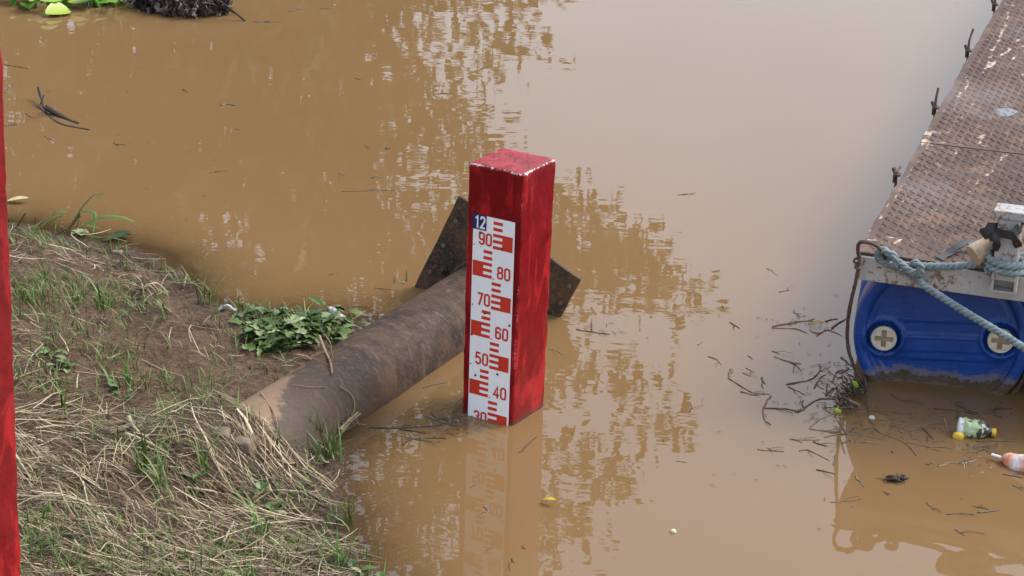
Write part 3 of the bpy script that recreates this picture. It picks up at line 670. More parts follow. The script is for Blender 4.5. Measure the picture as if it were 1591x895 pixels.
# blue drums under the front edge
def drum(u, v, z, yaw, tilt):
    ax = np.array([math.sin(yaw), math.cos(yaw), 0]); sd = np.array([math.cos(yaw), -math.sin(yaw), 0])
    rt_ = math.cos(tilt) * sd + math.sin(tilt) * EZ; up_ = -math.sin(tilt) * sd + math.cos(tilt) * EZ
    c = dp(u, v); c[2] = z; R = .29
    NB = 144
    ang = np.linspace(0, 2 * math.pi, NB, endpoint=False)
    bungs = [(-.190, -.012), (.190, -.004)]
    # heightfield of the end: towards the camera is +h
    rr_ = np.concatenate([np.linspace(0.003, .238, 60), np.linspace(.241, .258, 8), [.262, .268, .276, .283, .288, .290]])
    RR, AA = np.meshgrid(rr_, ang, indexing='ij'); X = RR * np.cos(AA); Y = RR * np.sin(AA)
    def sm(e0, e1, x): t = np.clip((x - e0) / (e1 - e0), 0, 1); return t * t * (3 - 2 * t)
    hgt = -.022 * (1 - sm(.243, .257, RR))
    hgt = hgt + .006 * sm(-.055, -.047, Y) * sm(.226, .216, RR) * 0
    pan = sm(.045, .050, Y) * sm(.232, .224, RR); hgt = hgt + .005 * pan
    pan2 = sm(-.085, -.090, Y) * sm(.228, .220, RR) ; hgt = hgt - .006 * pan2
    band = sm(-.060, -.055, Y) * sm(.010, .005, Y) * sm(.150, .142, abs(X)); hgt = hgt + .004 * band
    hgt = hgt + .0035 * np.exp(-((Y + .008) / .0022) ** 2) * (abs(X) < .235)
    for bx, by in bungs:
        r = np.hypot(X - bx, Y - by)
        hgt = hgt + .010 * sm(.075, .066, r) - .024 * sm(.058, .053, r)
    hgt = np.where(RR > .258, np.interp(RR, [.258, .262, .276, .283, .288, .290], [0, .003, .004, .002, -.004, -.014]), hgt)
    P = c + X[..., None] * rt_ + Y[..., None] * up_ - hgt[..., None] * ax
    prof = [(.014, .290), (.05, .291), (.12, .291), (.125, .287), (.16, .287), (.165, .292), (.45, .293), (.735, .292), (.74, .287), (.775, .287), (.78, .291), (.86, .290), (.88, .275), (.885, .20), (.885, .01)]
    S = np.array([[c + r * (math.cos(a) * rt_ + math.sin(a) * up_) + t * ax for a in ang] for t, r in prof])
    ALL = np.concatenate([P, S]); n = len(ALL); ids = np.arange(n * NB).reshape(n, NB)
    F = np.stack([ids[:-1], np.roll(ids, -1, 1)[:-1], np.roll(ids, -1, 1)[1:], ids[1:]], -1).reshape(-1, 4)
    V = ALL.reshape(-1, 3)
    me = npmesh('drum', V - np.array(pt.location), [F, ids[0][None, ::-1]], {'wz': V[:, 2]}, True); me.materials.append(M['drum'])
    o = bpy.data.objects.new('drum', me); col.objects.link(o); o.parent = pt
    for bx, by in bungs:
        b0 = c + bx * rt_ + by * up_; t0 = random.uniform(-.2, .25)
        br = math.cos(t0) * rt_ + math.sin(t0) * up_; bu = -math.sin(t0) * rt_ + math.cos(t0) * up_
        # round cap, its face cut by a sunk cross
        w_, a_ = .0085, .030; RB = .0425
        gxs = np.array(sorted(set([-RB, -.036, -a_, -.024, -.016, -w_, 0, w_, .016, .024, a_, .036, RB])))
        K = 64; pts = []; mb = MB()
        rings = [(RB, .000), (RB, .010), (RB - .003, .013), (RB - .0075, .0128), (RB - .009, .0105)]
        ringV = [[b0 + r * (math.cos(a) * br + math.sin(a) * bu) - (h_ - .014) * ax for a in np.linspace(0, 2 * math.pi, K, endpoint=False)] for r, h_ in rings]
        VV = np.array(ringV).reshape(-1, 3); ii = np.arange(len(VV)).reshape(len(rings), K)
        mb.add(VV, np.stack([ii[:-1], np.roll(ii, -1, 1)[:-1], np.roll(ii, -1, 1)[1:], ii[1:]], -1).reshape(-1, 4))
        # face: four quadrant lobes raised between the arms of the cross
        ro = RB - .009
        for qd in range(4):
            base = qd * math.pi / 2
            cx_, cy_ = w_, w_
            arc = [(ro * math.cos(a), ro * math.sin(a)) for a in np.linspace(math.asin(w_ / ro), math.pi / 2 - math.asin(w_ / ro), 9)]
            poly = [(w_, w_), (a_, w_)] + arc + [(w_, a_)]
            poly = [(x * math.cos(base) - y * math.sin(base), x * math.sin(base) + y * math.cos(base)) for x, y in poly]
            n_ = len(poly); tp = [b0 + x * br + y * bu - (.0105 - .014) * ax for x, y in poly]; bt = [b0 + x * br + y * bu - (.001 - .014) * ax for x, y in poly]
            mb.add(np.array(tp + bt), [np.arange(n_)[None, :], np.array([[k, k + n_, (k + 1) % n_ + n_, (k + 1) % n_] for k in range(n_)])])
        for qd in range(4):                                            # arm ends
            base = qd * math.pi / 2; a1 = math.asin(w_ / ro)
            poly = [(a_, -w_)] + [(ro * math.cos(a), ro * math.sin(a)) for a in np.linspace(-a1, a1, 5)] + [(a_, w_)]
            poly = [(x * math.cos(base) - y * math.sin(base), x * math.sin(base) + y * math.cos(base)) for x, y in poly]
            n_ = len(poly); tp = [b0 + x * br + y * bu - (.0105 - .014) * ax for x, y in poly]; bt = [b0 + x * br + y * bu - (.001 - .014) * ax for x, y in poly]
            mb.add(np.array(tp + bt), [np.arange(n_)[None, :], np.array([[k, k + n_, (k + 1) % n_ + n_, (k + 1) % n_] for k in range(n_)])])
        mb.build('bung', M['bung'], o)
        poly = [(w_, w_), (a_, w_), (a_, -w_), (w_, -w_), (w_, -a_), (-w_, -a_), (-w_, -w_), (-a_, -w_), (-a_, w_), (-w_, w_), (-w_, a_), (w_, a_)]
        MB().add([b0 + x * br + y * bu - (.0025 - .014) * ax for x, y in poly], [np.arange(12)[None, :]]).build('bung_cross', M['bungdirt'], o)
    return o
dc = at(1456, 603)                                                   # foot of the drum end at the waterline
rel = dc - DFL
drum(rel @ E1, rel @ E2, .178, math.radians(10.0), math.radians(3.5))
drum(rel @ E1 + .63, rel @ E2 + .02, .178, HEAD, math.radians(-8))
# mooring post of square timber with a cross cap, its hollow steel socket below
def fpl(px, py, off): return onplane(px, py, DFL - E2 * (.012 + off), E2)
mpc = fpl(1562, 425, .03); mu = (mpc - DFL) @ E1
mvh = .0365
pb_ = fpl(1560, 438, .075)[2] - DZ; sb_ = fpl(1560, 455, .06)[2] - DZ
mph = (fpl(1562, 341, .075)[2] - DZ - pb_) / 2
V, F = rbox(np.array([mvh, .035, mph]), .005, .03)
c = dp(mu, -.035 - .012 - .0015, mph + pb_)
mbp = MB().add(c + np.outer(V[:, 0] * (1 - .06 * V[:, 2] / mph), E1) + np.outer(V[:, 1], E2) + np.outer(V[:, 2], EZ), F).build('mooring_post', M['post'], pt)
zt_ = fpl(1562, 341, .075)[2] - DZ; ul_ = (fpl(1543, 332, .08) - DFL) @ E1
V, F = rbox(np.array([.115, .042, .0135]), .004, .03); c = dp(ul_ + .115, -.0485, zt_ + .0135)
MB().add(c + np.outer(V[:, 0], E1) + np.outer(V[:, 1], E2) + np.outer(V[:, 2], EZ), F).build('cap', M['post'], mbp)
mb = MB()
for du in (-1, 1): mb.box(dp(mu + du * .036, -.0365, (pb_ + sb_) / 2), E1 * .004, E2 * .022, EZ * (pb_ - sb_) / 2)
mb.box(dp(mu, -.0365, sb_ - .0032), E1 * .04, E2 * .022, EZ * .003)
mb.build('socket', M['steel'], mbp)
# rebar hoop on the corner and the long bent rod hanging down past the drum
hp = [fpl(1379, 402, .012), fpl(1374, 396, .03), fpl(1368, 387, .045), fpl(1360, 380.5, .045), fpl(1345, 376, .04), fpl(1336, 377, .035), fpl(1333, 384, .03), fpl(1334, 396, .02), fpl(1336, 402, .014)]
MB().tube(smoothpath(hp, 6), .0065, 8).build('corner_hoop', M['rustbar'], pt, True)
rp = [fpl(1336, 396, .02), fpl(1334, 415, .022), fpl(1329, 440, .02), fpl(1321, 475, .0), fpl(1317, 505, -.04), fpl(1317, 535, -.06), fpl(1324, 562, -.08), fpl(1335, 583, -.09), fpl(1348, 603, -.09), fpl(1356, 617, -.09)]
MB().tube(smoothpath(rp, 6), .0062, 8, jit=.0006).build('bent_rod', M['rustbar'], pt, True)
for (px, py) in ((1333, 414), (1331, 405)):
    P = fpl(px, py, .02); ringp = [P + .009 * (math.cos(a) * E1 + .5 * math.sin(a) * EZ) + .010 * math.sin(a) * E2 for a in np.linspace(0, 2 * math.pi, 13)]
    MB().tube(ringp, .004, 6, cap=False).build('wire_tie', M['rustbar'] if py > 410 else M['straw'], pt)
rp2 = [fpl(1599, 560, -.02), fpl(1594, 580, -.05), fpl(1584, 600, -.08), fpl(1574, 612, -.09)]
MB().tube(smoothpath(rp2, 6), .0062, 8).build('bent_rod', M['rustbar'], pt, True)
# lashing lugs along the far-left edge: angle bracket, bolt and upright pin
for px, py, hh, ln_ in ((1401, 272, .02, .3), (1464, 168, .075, .12), (1521, 80, .085, .3), (1556, 8, .07, .3)):
    u, v = dk(px, py); P = dp(-.018, v, 0)
    br = MB(); br.box(P - E1 * .009, E1 * .012, E2 * .014, EZ * .004); br.box(P - E1 * .019 - EZ * .014, E1 * .003, E2 * .014, EZ * .014)
    br.tube([P - E1 * .012 + EZ * .004, P - E1 * .012 + EZ * .010], .008, 6)
    b = br.build('edge_bracket', M['rustbar'], pt)
    MB().tube([P - E1 * .012 - EZ * .05, P - E1 * .012 + E2 * .012 * ln_ + EZ * hh * .5, P + E1 * (.03 * ln_ - .012) + E2 * .10 * ln_ + EZ * hh], .0050, 7).build('pin', M['rustbar'], b)
    b2 = MB().tube([P + E2 * .035 - E1 * .02 - EZ * .01, P + E2 * .035 - E1 * .03 + EZ * .012], .008, 6).build('nut', M['rustbar'], b)

# ------------------------------------------------------------------ mooring rope, tied timber, rubber strip
def rope_tube(mb, P, R, pitch=.062):
    P = resample(smoothpath(P, 10), .0055)
    T = np.gradient(P, axis=0); T /= np.linalg.norm(T, axis=1)[:, None]
    a = np.cross(T[0], [0, .3, 1.]); a /= np.linalg.norm(a); A = [a]
    for k in range(1, len(P)):
        a = A[-1] - T[k] * (A[-1] @ T[k]); A.append(a / np.linalg.norm(a))
    A = np.array(A); B = np.cross(T, A); s = np.arange(len(P)) * .0055
    for k in range(3):
        ph = -2 * math.pi * s / pitch + k * 2 * math.pi / 3
        Q = P + R * .50 * (np.cos(ph)[:, None] * A + np.sin(ph)[:, None] * B)
        mb.tube(Q, R * .56, 7)
RR0 = .0124
ro = empty('mooring_rope', dp(mu, -.05, 0))
tag(ro, 'blue grey twisted rope knotted round the pontoon corner hoop and mooring post', 'rope')
# turns round the post
mb = MB(); tp = []
for k in range(0, 45):
    a = k / 44 * 4.35 * math.pi + math.pi * .75
    z = .012 + .026 * k / 44 * 1.9
    tp.append(dp(mu, -.0485, z) + (mvh + .013) * 1.12 * math.cos(a) * E1 - (.035 + .013) * 1.12 * math.sin(a) * (-E2) * -1)
tp.append(dp(mu + .12, .05, .05)); tp.append(dp(mu + .30, .12, .05))
lead = [fpl(1418, 413, .020), fpl(1440, 413.5, .012), fpl(1470, 414, .012), fpl(1500, 412.5, .012), fpl(1525, 410, .012), fpl(1538, 411, .015)]
rope_tube(mb, lead + tp[1:], RR0); mb.build('standing_line', M['rope'], ro, True)
mb = MB()   # eye round the hoop, back to the knot and off to the shore
eye = [fpl(1432, 412, .028), fpl(1428, 421, .04), fpl(1418, 423, .045), fpl(1408, 417, .045), fpl(1396, 407, .045), fpl(1383, 396, .045), fpl(1374, 389, .04), fpl(1366, 391, .035),
       fpl(1364, 399, .03), fpl(1370, 406, .03), fpl(1382, 411, .034), fpl(1393, 416, .03), fpl(1403, 421, .022), fpl(1412, 424, .02), fpl(1424, 432, .03), fpl(1438, 445, .045),
       fpl(1470, 466, .09), fpl(1510, 491, .15), fpl(1550, 515, .21), fpl(1592, 541, .28), fpl(1650, 574, .38)]
rope_tube(mb, eye, RR0); mb.build('tail_line', M['rope'], ro, True)
mb = MB()
k1 = [fpl(1418, 409, .05), fpl(1424, 409, .062), fpl(1430, 414, .065), fpl(1431, 422, .058), fpl(1426, 428, .04), fpl(1420, 426, .02), fpl(1418, 415, .015), fpl(1421, 409, .03)]
rope_tube(mb, k1, RR0 * .95)
k2 = [fpl(1384, 393, .05), fpl(1390, 398, .064), fpl(1392, 407, .066), fpl(1389, 414, .055), fpl(1384, 412, .03), fpl(1382, 402, .02), fpl(1384, 395, .03)]
rope_tube(mb, k2, RR0 * .9); mb.build('knot', M['rope'], ro, True)

wp0 = fpl(1512, 398, .035); wp1 = fpl(1622, 331, -.125)
dr = wp1 - wp0; dr /= np.linalg.norm(dr); mb = MB()
n_ = 24; Pw = np.array([wp0 + (wp1 - wp0) * t for t in np.linspace(0, 1.15, n_)])
mb.tube(Pw, 0.0355 + .0015 * np.sin(np.arange(n_) * 1.3), 20)
Va = np.concatenate(mb.v)
o = mb.build('timber_pole', M['wood'], None, True)
axd = (Va - wp0) - np.outer((Va - wp0) @ dr, dr); g = np.arctan2(axd @ np.cross(dr, EZ), axd[:, 2]) * .5
ga = o.data.attributes.new('grain', 'FLOAT', 'POINT'); ga.data.foreach_set('value', g.astype(np.float32))
tag(o, 'short round timber pole lashed to the mooring post on the pontoon', 'pole')
def strip(mb, P, w, nrm, th=.0016):
    P = smoothpath(P, 6); T = np.gradient(P, axis=0); T /= np.linalg.norm(T, axis=1)[:, None]
    N = np.broadcast_to(np.asarray(nrm, float), P.shape) if np.ndim(nrm) == 1 else np.array(nrm)
    S = np.cross(T, N); S /= np.linalg.norm(S, axis=1)[:, None] + 1e-9; N2 = np.cross(S, T)
    k = len(P); ww = np.broadcast_to(w, (k,))[:, None]
    wob = 1 + .18 * np.sin(np.arange(k) * .9)[:, None]
    V = np.concatenate([P + S * ww * wob + N2 * th, P - S * ww * wob + N2 * th, P - S * ww * wob - N2 * th, P + S * ww * wob - N2 * th])
    i = np.arange(4 * k).reshape(4, k)
    F = np.stack([i[:, :-1], i[:, 1:], np.roll(i, -1, 0)[:, 1:], np.roll(i, -1, 0)[:, :-1]], -1).reshape(-1, 4)
    mb.add(V, [F, i[:, 0][None, :], i[:, -1][None, ::-1]])
sr = empty('rubber_strip', dp(mu, -.05, .14)); tag(sr, 'black rubber strip tying the timber pole to the mooring post', 'strap')
mb = MB(); strip(mb, [fpl(1548, 360, .09), fpl(1562, 365, .105), fpl(1575, 362, .10), fpl(1586, 352, .06), fpl(1592, 345, .0)], .013, -E2)
strip(mb, [fpl(1552, 364, .095), fpl(1566, 363, .11), fpl(1576, 371, .105), fpl(1583, 384, .09)], .012, -E2)
strip(mb, [fpl(1548, 362, .09), fpl(1549, 375, .10), fpl(1547, 387, .08), fpl(1544, 392, .03)], .011, -E2)
mb.build('binding', M['rubber'], sr)
mb = MB(); strip(mb, [fpl(1556, 356, .04), fpl(1545, 353, .05), fpl(1534, 359, .055), fpl(1526, 366, .05)], .017, -E2 + EZ * .5)
strip(mb, [fpl(1556, 362, .09), fpl(1546, 366, .075), fpl(1537, 371, .06)], .012, -E2 + EZ * .5)
mb.build('loop_end', M['rubber'], sr)
mb = MB(); tl = [(1522, 389, .014), (1512, 379, .03), (1500, 376, .035), (1487, 383, .028), (1473, 394, .012), (1459, 402, .006)]
strip(mb, [at(x, y, DZ + z) for x, y, z in tl], .014, np.array([0, -.3, 1.])); mb.build('tail', M['rubber'], sr)

# ------------------------------------------------------------------ floating rubbish
def lathe(mb, p0, ax, prof, n=28, squash=1.0, var=None, wob=0.0):
    ax = ax / np.linalg.norm(ax); s = np.cross(ax, EZ); s /= np.linalg.norm(s); u = np.cross(s, ax)
    th = np.linspace(0, 2 * math.pi, n, endpoint=False)
    V = np.array([[p0 + ax * t + r * (math.cos(a) * s + squash * math.sin(a) * u) for a in th] for t, r in prof])
    if wob:
        k = np.arange(len(prof))[:, None]; V = V + wob * vnoise(k * .6 + 0 * th, np.sin(th)[None, :] * 2.2 + k * .2, 9)[..., None] * u
    m = len(prof); i = np.arange(m * n).reshape(m, n)
    F = np.stack([i[:-1], np.roll(i, -1, 1)[:-1], np.roll(i, -1, 1)[1:], i[1:]], -1).reshape(-1, 4)
    vv = np.repeat(np.array([t for t, r in prof]) / prof[-1][0], n) if var is None else var
    mb.add(V.reshape(-1, 3), [F, i[0][None, ::-1], i[-1][None, :]], vv)
def m_bottle(name, label, slime, stops):
    t = NT(name); v = t.obj(); n1 = t.noise(v, 26, 5, .65, .5); n2 = t.noise(v, 70, 3)
    c = t.ramp(t.attr('var'), stops)
    c = t.mix(t.ramp(n2, [(.56, 0.), (.64, .7)]), c, label)
    z = t.n('SeparateXYZ', {0: v}).outputs[2]
    m = t.math('ADD', t.ramp(t.attr('var'), [(.12, 0.), (.40, .20), (.95, .30)]), t.math('SUBTRACT', n1, .5))
    if slime: c = t.mix(t.ramp(m, [(.21, 0.), (.26, 1.)]), c, t.mix(n2, (.008, .008, .007), (.035, .030, .022)))
    n3 = t.noise(v, 45, 6, .7, .4); c = t.mix(t.ramp(n3, [(.50, 0.), (.72, .75)]), c, (.12, .085, .05))
    return t.pbr(c, .35, normal=t.bump(n1, .5, .006))
b0 = at(1487, 664, .022); b1 = at(1545, 672, .016)
bt = empty('plastic_bottle', (b0 + b1) / 2 - EZ * .03); L = np.linalg.norm(b1 - b0)
tag(bt, 'white and green plastic bottle blackened with slime, floating past the drum', 'bottle')
mb = MB(); R = .031
prof = [(0, .012), (.002, R * .85), (.006, R)] + [(t, R * (1 + .02 * math.sin(t * 300))) for t in np.linspace(.012, L * .62, 12)] + [(L * .72, R * .86), (L * .82, R * .62), (L * .88, R * .42), (L * .93, R * .36)]
lathe(mb, b0, b1 - b0, prof, var=None, wob=.007)
mb.build('bottle_body', m_bottle('slimy_bottle', (.62, .66, .55), True, [(0, (.62, .63, .64)), (.16, (.60, .62, .62)), (.20, (.30, .42, .19)), (.7, (.42, .52, .30)), (1, (.5, .52, .5))]), bt, True)
mb = MB(); lathe(mb, b0 + (b1 - b0) * .93, b1 - b0, [(0, .0135), (.012, .0135), (.0135, .011)], 16); mb.build('bottle_cap', M['yellow'], bt)
w0 = at(1541, 706, .016); w1 = at(1640, 737, .012)
wt = empty('drink_pouch', (w0 + w1) / 2 - EZ * .02); L = np.linalg.norm(w1 - w0)
tag(wt, 'crumpled orange and white drink pouch with a straw at the right edge', 'pouch')
mb = MB(); prof = [(.035, .006), (.04, .012), (.055, .022), (.075, .029), (.10, .033), (.13, .034), (.16, .033), (L * .85, .03), (L * .95, .024), (L, .01)]
lathe(mb, w0, w1 - w0, prof, 30, .75, None, .012)
mb.build('pouch_body', m_bottle('orange_pouch', (.62, .62, .66), False, [(0, (.60, .24, .08)), (.3, (.62, .20, .08)), (.42, (.66, .62, .60)), (.6, (.60, .20, .10)), (.75, (.60, .58, .62)), (1, (.6, .2, .1))]), wt, True)
MB().tube([w0, w0 + (w1 - w0) * .22], .0045, 8).build('straw', M['gwhite'], wt)
def ball(name, px, py, r, mat, label, cat, sx=1.15):
    p = at(px, py, r * .25); V, F = rbox(np.array([r * sx, r, r * .95]), r * .94, r)
    V = V * (1 + .05 * fbm(V[:, 0] / r + px, V[:, 1] / r + V[:, 2] / r, 2, 5))[:, None]
    o = MB().add(V + p, F).build(name, mat, None, True); tag(o, label, cat); return o
ball('lime', 1327.5, 598, .014, M['lime'], 'bright green lime floating on the twig heap at the drum corner', 'fruit')
ball('lime', 1302, 638.5, .0105, M['lime'], 'small pale green lime at the left edge of the pontoon reflection', 'fruit')
ball('lemon', 1489, 678, .0165, M['yellow'], 'yellow fruit floating against the white base of the slimy bottle', 'fruit')
ball('foam_ball', 1354.5, 649.5, .009, M['cream'], 'tiny pale ball floating below the drum', 'foam ball')
ball('snail_shell', 1046, 826, .008, M['cream'], 'tiny pale shell floating at the bottom right of the red post', 'shell')
def flat_leaf(name, px, py, L, w, ang, mat, label):
    p = at(px, py, .004); d = np.array([math.cos(ang), math.sin(ang), 0]); n = np.cross(EZ, d); mb = MB(); V = []; k = 7
    for i in range(k):
        t = i / (k - 1); ww = w * math.sin(math.pi * (t * .92 + .05)) ** .8
        c = p + d * (t - .5) * L + EZ * (.006 * math.sin(t * 3.1) + .002 * i % 2)
        V += [c - n * ww + EZ * .004, c, c + n * ww + EZ * .005]
    mb.add(V, grid_faces(k, 3)); o = mb.build(name, mat, None, True); tag(o, label, 'leaf'); return o
flat_leaf('fallen_leaf', 853, 782, .05, .009, -.5, M['yleaf'], 'bright yellow leaf floating in front of the gauge post')
flat_leaf('fallen_leaf', 1268, 508, .05, .017, .2, M['brownleaf'], 'orange brown leaf caught among twigs left of the drum')
flat_leaf('fallen_leaf', 28, 313.5, .08, .018, .1, simple('pale_leaf', (.48, .38, .20), .6), 'pale straw coloured leaf floating beside the bank post')
flat_leaf('fallen_leaf', 183, 372, .11, .022, .5, M['leaf'], 'green leaf half sunk off the bank below the leaning grass')
flat_leaf('fallen_leaf', 190, 366, .08, .018, -.6, M['leaf'], 'smaller green leaf half sunk beside the larger sunken one')

# twigs on the water, traced one by one
def zf_(ox, oy, s): return lambda P: [(ox + x / s, oy + y / s) for x, y in P]
TW = []   # (points, radius, group index)
za = zf_(1100, 460, 3.444)
for P, r in [([(340,165),(430,150),(570,122)],2.2),([(345,170),(470,175),(535,200)],2),([(350,160),(450,140),(560,135)],2),([(455,75),(490,110)],1.8),([(660,172),(700,145),(740,120)],4.5),
        ([(580,215),(640,180),(720,215)],2),([(625,135),(690,122)],3),([(355,322),(430,350),(495,362)],2.6),([(430,350),(470,370),(505,402)],2.2),([(415,473),(520,455),(570,430),(600,392),(596,365)],3),
        ([(0,325),(55,342),(72,368)],2.2),([(125,395),(112,440)],6),([(112,440),(200,495),(240,518),(335,525)],2.4),([(175,512),(275,535)],2),([(335,535),(295,600),(300,660),(340,688)],3),
        ([(295,600),(400,602),(470,612)],2.6),([(480,620),(530,590),(600,550),(680,552)],3.2),([(540,708),(610,720),(690,735),(800,750)],2.4),([(440,762),(500,770),(600,768)],2.8),([(440,762),(505,785)],2),
        ([(262,822),(340,828),(405,833)],2.2),([(320,810),(345,828)],2),([(485,828),(540,825),(650,880)],1.8),([(560,780),(635,803)],2.2),([(285,437),(305,470)],3.4),([(115,140),(172,172)],1.6),
        ([(345,295),(380,310)],1.6),([(185,407),(228,430)],1.8),([(430,487),(520,530)],2),([(630,530),(675,490)],4),([(710,330),(780,385)],4),([(570,490),(600,440),(630,420)],3),([(580,470),(625,500)],2),
        ([(590,440),(620,470)],2.4),([(665,455),(690,410),(725,390)],2.6),([(545,700),(600,660),(660,635)],2),([(205,385),(245,408)],1.6),([(215,320),(245,340)],1.8),([(470,615),(520,605)],5),([(620,600),(690,590)],2)]:
    TW.append((za(P), r, 0))
zb_ = zf_(1270, 580, 2.841)
for P, r in [([(215,120),(222,170),(235,220)],3.4),([(235,205),(270,260),(380,300),(440,365)],3),([(135,155),(280,165),(420,185)],2.2),([(255,200),(415,232),(550,215),(600,215)],2.6),([(430,250),(425,290),(560,300)],2.4),
        ([(395,305),(470,320),(590,332)],2.6),([(460,240),(510,290)],4),([(320,90),(370,120),(415,135)],3.4),([(510,155),(620,165),(695,185)],2.6),([(585,125),(640,150),(690,180)],3),([(630,170),(612,200)],2.4),
        ([(30,280),(130,265),(300,293)],3),([(100,270),(180,262)],3.4),([(150,300),(240,300)],2.6),([(535,410),(590,395),(640,400)],2.6),([(700,300),(895,303)],2.2),([(485,570),(518,605)],2.6),([(570,622),(690,622)],2),
        ([(685,587),(758,600)],2),([(710,615),(805,605)],3.6),([(290,520),(322,535)],1.8),([(605,690),(650,715)],2.6),([(820,445),(912,462)],2.4),([(865,495),(912,520)],2.6),([(0,425),(80,445)],1.8),([(165,455),(205,500)],2.6),
        ([(760,420),(785,410)],1.6),([(640,395),(645,420)],3),([(650,400),(705,380)],3),([(690,330),(770,312)],2.6),([(680,350),(760,330)],2.6),([(700,375),(640,385),(660,405)],2.2),([(750,150),(800,190)],2.2),([(770,170),(790,155),(860,155)],2.2),
        ([(80,365),(70,405)],3),([(15,250),(90,262)],1.8),([(105,310),(150,292)],2.6),([(715,440),(740,438)],2),([(330,345),(332,352)],3),([(480,398),(490,404)],2.6),([(60,570),(170,562)],1.8),([(560,200),(575,240)],4),([(800,120),(900,135)],2.6)]:
    TW.append((zb_(P), r, 1))
zc_ = zf_(310, 400, 2.798)
for P, r in [([(735,738),(870,742),(1050,730)],3.6),([(870,745),(1000,765)],3),([(895,780),(1040,805)],2.4),([(885,815),(930,790),(1075,785)],2.4),([(970,565),(1070,545)],1.8),([(1150,600),(1060,680),(1075,720)],2.2),
        ([(960,670),(1030,630)],2),([(850,680),(880,655)],1.8),([(990,690),(1060,720),(1150,735)],2.4),([(1010,675),(1060,725)],3.2),([(1070,640),(1120,650)],2)]:
    TW.append((zc_(P), r, 2))
for P, r in [([(640,212),(740,218)],2),([(760,132),(830,140)],1.6),([(560,75),(600,68)],1.4)]: TW.append((zc_(P), r, 3))
zd_ = zf_(0, 0, 2.984)
for P, r in [([(25,430),(60,400),(108,365)],2.6),([(20,585),(80,578)],2.6),([(20,300),(130,318)],2),([(1025,488),(1055,484),(1090,490)],5.5),([(205,630),(250,652)],1.6),([(845,413),(872,430)],1.8),([(975,800),(1005,795)],2.6),
        ([(525,660),(545,678)],2.2),([(685,665),(695,658)],2.4),([(1170,102),(1250,98)],3),([(1095,600),(1118,598)],2),([(120,530),(150,545)],2)]: TW.append((zd_(P), r, 3))
ze_ = zf_(400, 0, 2.841)
for P, r in [([(775,415),(865,412)],2.2),([(475,640),(495,658)],2),([(430,345),(455,352)],2),([(370,845),(610,840)],1.8),([(490,780),(512,787)],2),([(360,768),(390,775)],1.6),([(565,655),(582,656)],4),([(140,50),(180,45)],3),([(280,38),(328,36)],3),([(0,102),(70,96)],2.6)]: TW.append((ze_(P), r, 3))
zg_ = zf_(840, 240, 1.721)
for P, r in [([(365,108),(417,102)],1.6),([(95,468),(135,474),(185,482)],3),([(135,472),(138,440)],2.2),([(505,448),(532,465)],1.6),([(400,688),(403,670)],1.8),([(25,520),(60,535)],1.8),([(605,305),(632,322)],1.3),
        ([(640,368),(668,362)],1.8),([(485,403),(490,408)],2.4),([(360,818),(392,824)],1.6),([(420,510),(435,500)],1.6)]: TW.append((zg_(P), r, 4))
zh_ = zf_(700, 640, 3.51)
for P, r in [([(375,222),(420,180),(470,137)],2.2),([(188,515),(198,535),(198,555)],1.8),([(195,755),(220,737)],1.8),([(118,410),(130,395)],1.6),([(335,800),(345,825)],1.6),([(400,740),(405,747)],1.8)]: TW.append((zh_(P), r, 4))
TL = [('thin grey brown twig drifting on the open water just left of the blue drum', 'twigs drifting left of the drum'),
      ('thin brown twig floating in the brown reflection below the pontoon', 'twigs below the pontoon'),
      ('dark wet twig floating between the rusty pipe and the red gauge post', 'twigs between pipe and gauge post'),
      ('small dark twig floating on the upper left of the water', 'twigs on the upper left water'),
      ('small dark twig floating on the water in front or right of the gauge post', 'twigs around the gauge post')]
def make_twig(P, r, g, name='floating_twig', z=.0010):
    Q = np.array([at(x, y, z) for x, y in P])
    if len(Q) == 2: Q = np.array([Q[0], (Q[0] + Q[1]) / 2 + rng.normal(0, .03, 3) * np.linalg.norm(Q[1] - Q[0]) * [1, 1, 0], Q[1]])
    Q = smoothpath(Q, 3); n = len(Q); Q = Q + rng.normal(0, .0016, Q.shape) * [1, 1, .35]
    R = r * .00105 * np.linspace(1.1, .5, n)
    v = float(np.clip(rng.normal(.55, .25), 0, 1) if g > 1 else np.clip(rng.normal(.72, .2), 0, 1))
    mb = MB(); mb.tube(Q, R, 5, v)
    if n > 6 and rng.random() < .6:
        k = rng.integers(2, n - 2); d = (Q[k + 1] - Q[k]); d /= np.linalg.norm(d); s = np.cross(EZ, d) * rng.choice([-1, 1])
        L = rng.uniform(.03, .07); mb.tube([Q[k], Q[k] + (d * .7 + s * .6) * L * .5 + EZ * .004, Q[k] + (d + s * .5) * L], [R[k] * .7, R[k] * .55, R[k] * .3], 4, v)
    o = mb.build(name, M['twig'], None, True); tag(o, TL[g][0], 'twig', TL[g][1]); return o
LAND = [((1487, 664), 'the slimy bottle'), ((1560, 715), 'the orange pouch'), ((1327, 598), 'the large lime'), ((1302, 638), 'the small lime'), ((1354, 650), 'the tiny pale ball'), ((1390, 743), 'the soaked straw clump'),
        ((1365, 530), 'the left drum bung'), ((1268, 508), 'the orange brown leaf'), ((765, 660), 'the gauge post foot'), ((600, 600), 'the pipe'), ((90, 180), 'the forked branch'), ((853, 782), 'the yellow leaf'), ((1046, 826), 'the tiny shell'),
        ((290, 20), 'the withered plant'), ((680, 400), 'the flange left half'), ((880, 450), 'the flange right half'), ((120, 345), 'the reed grass'), ((800, 245), 'the gauge post top'), ((1185, 620), 'the drifting twig fork'), ((1464, 168), 'the pontoon edge')]
rec = []
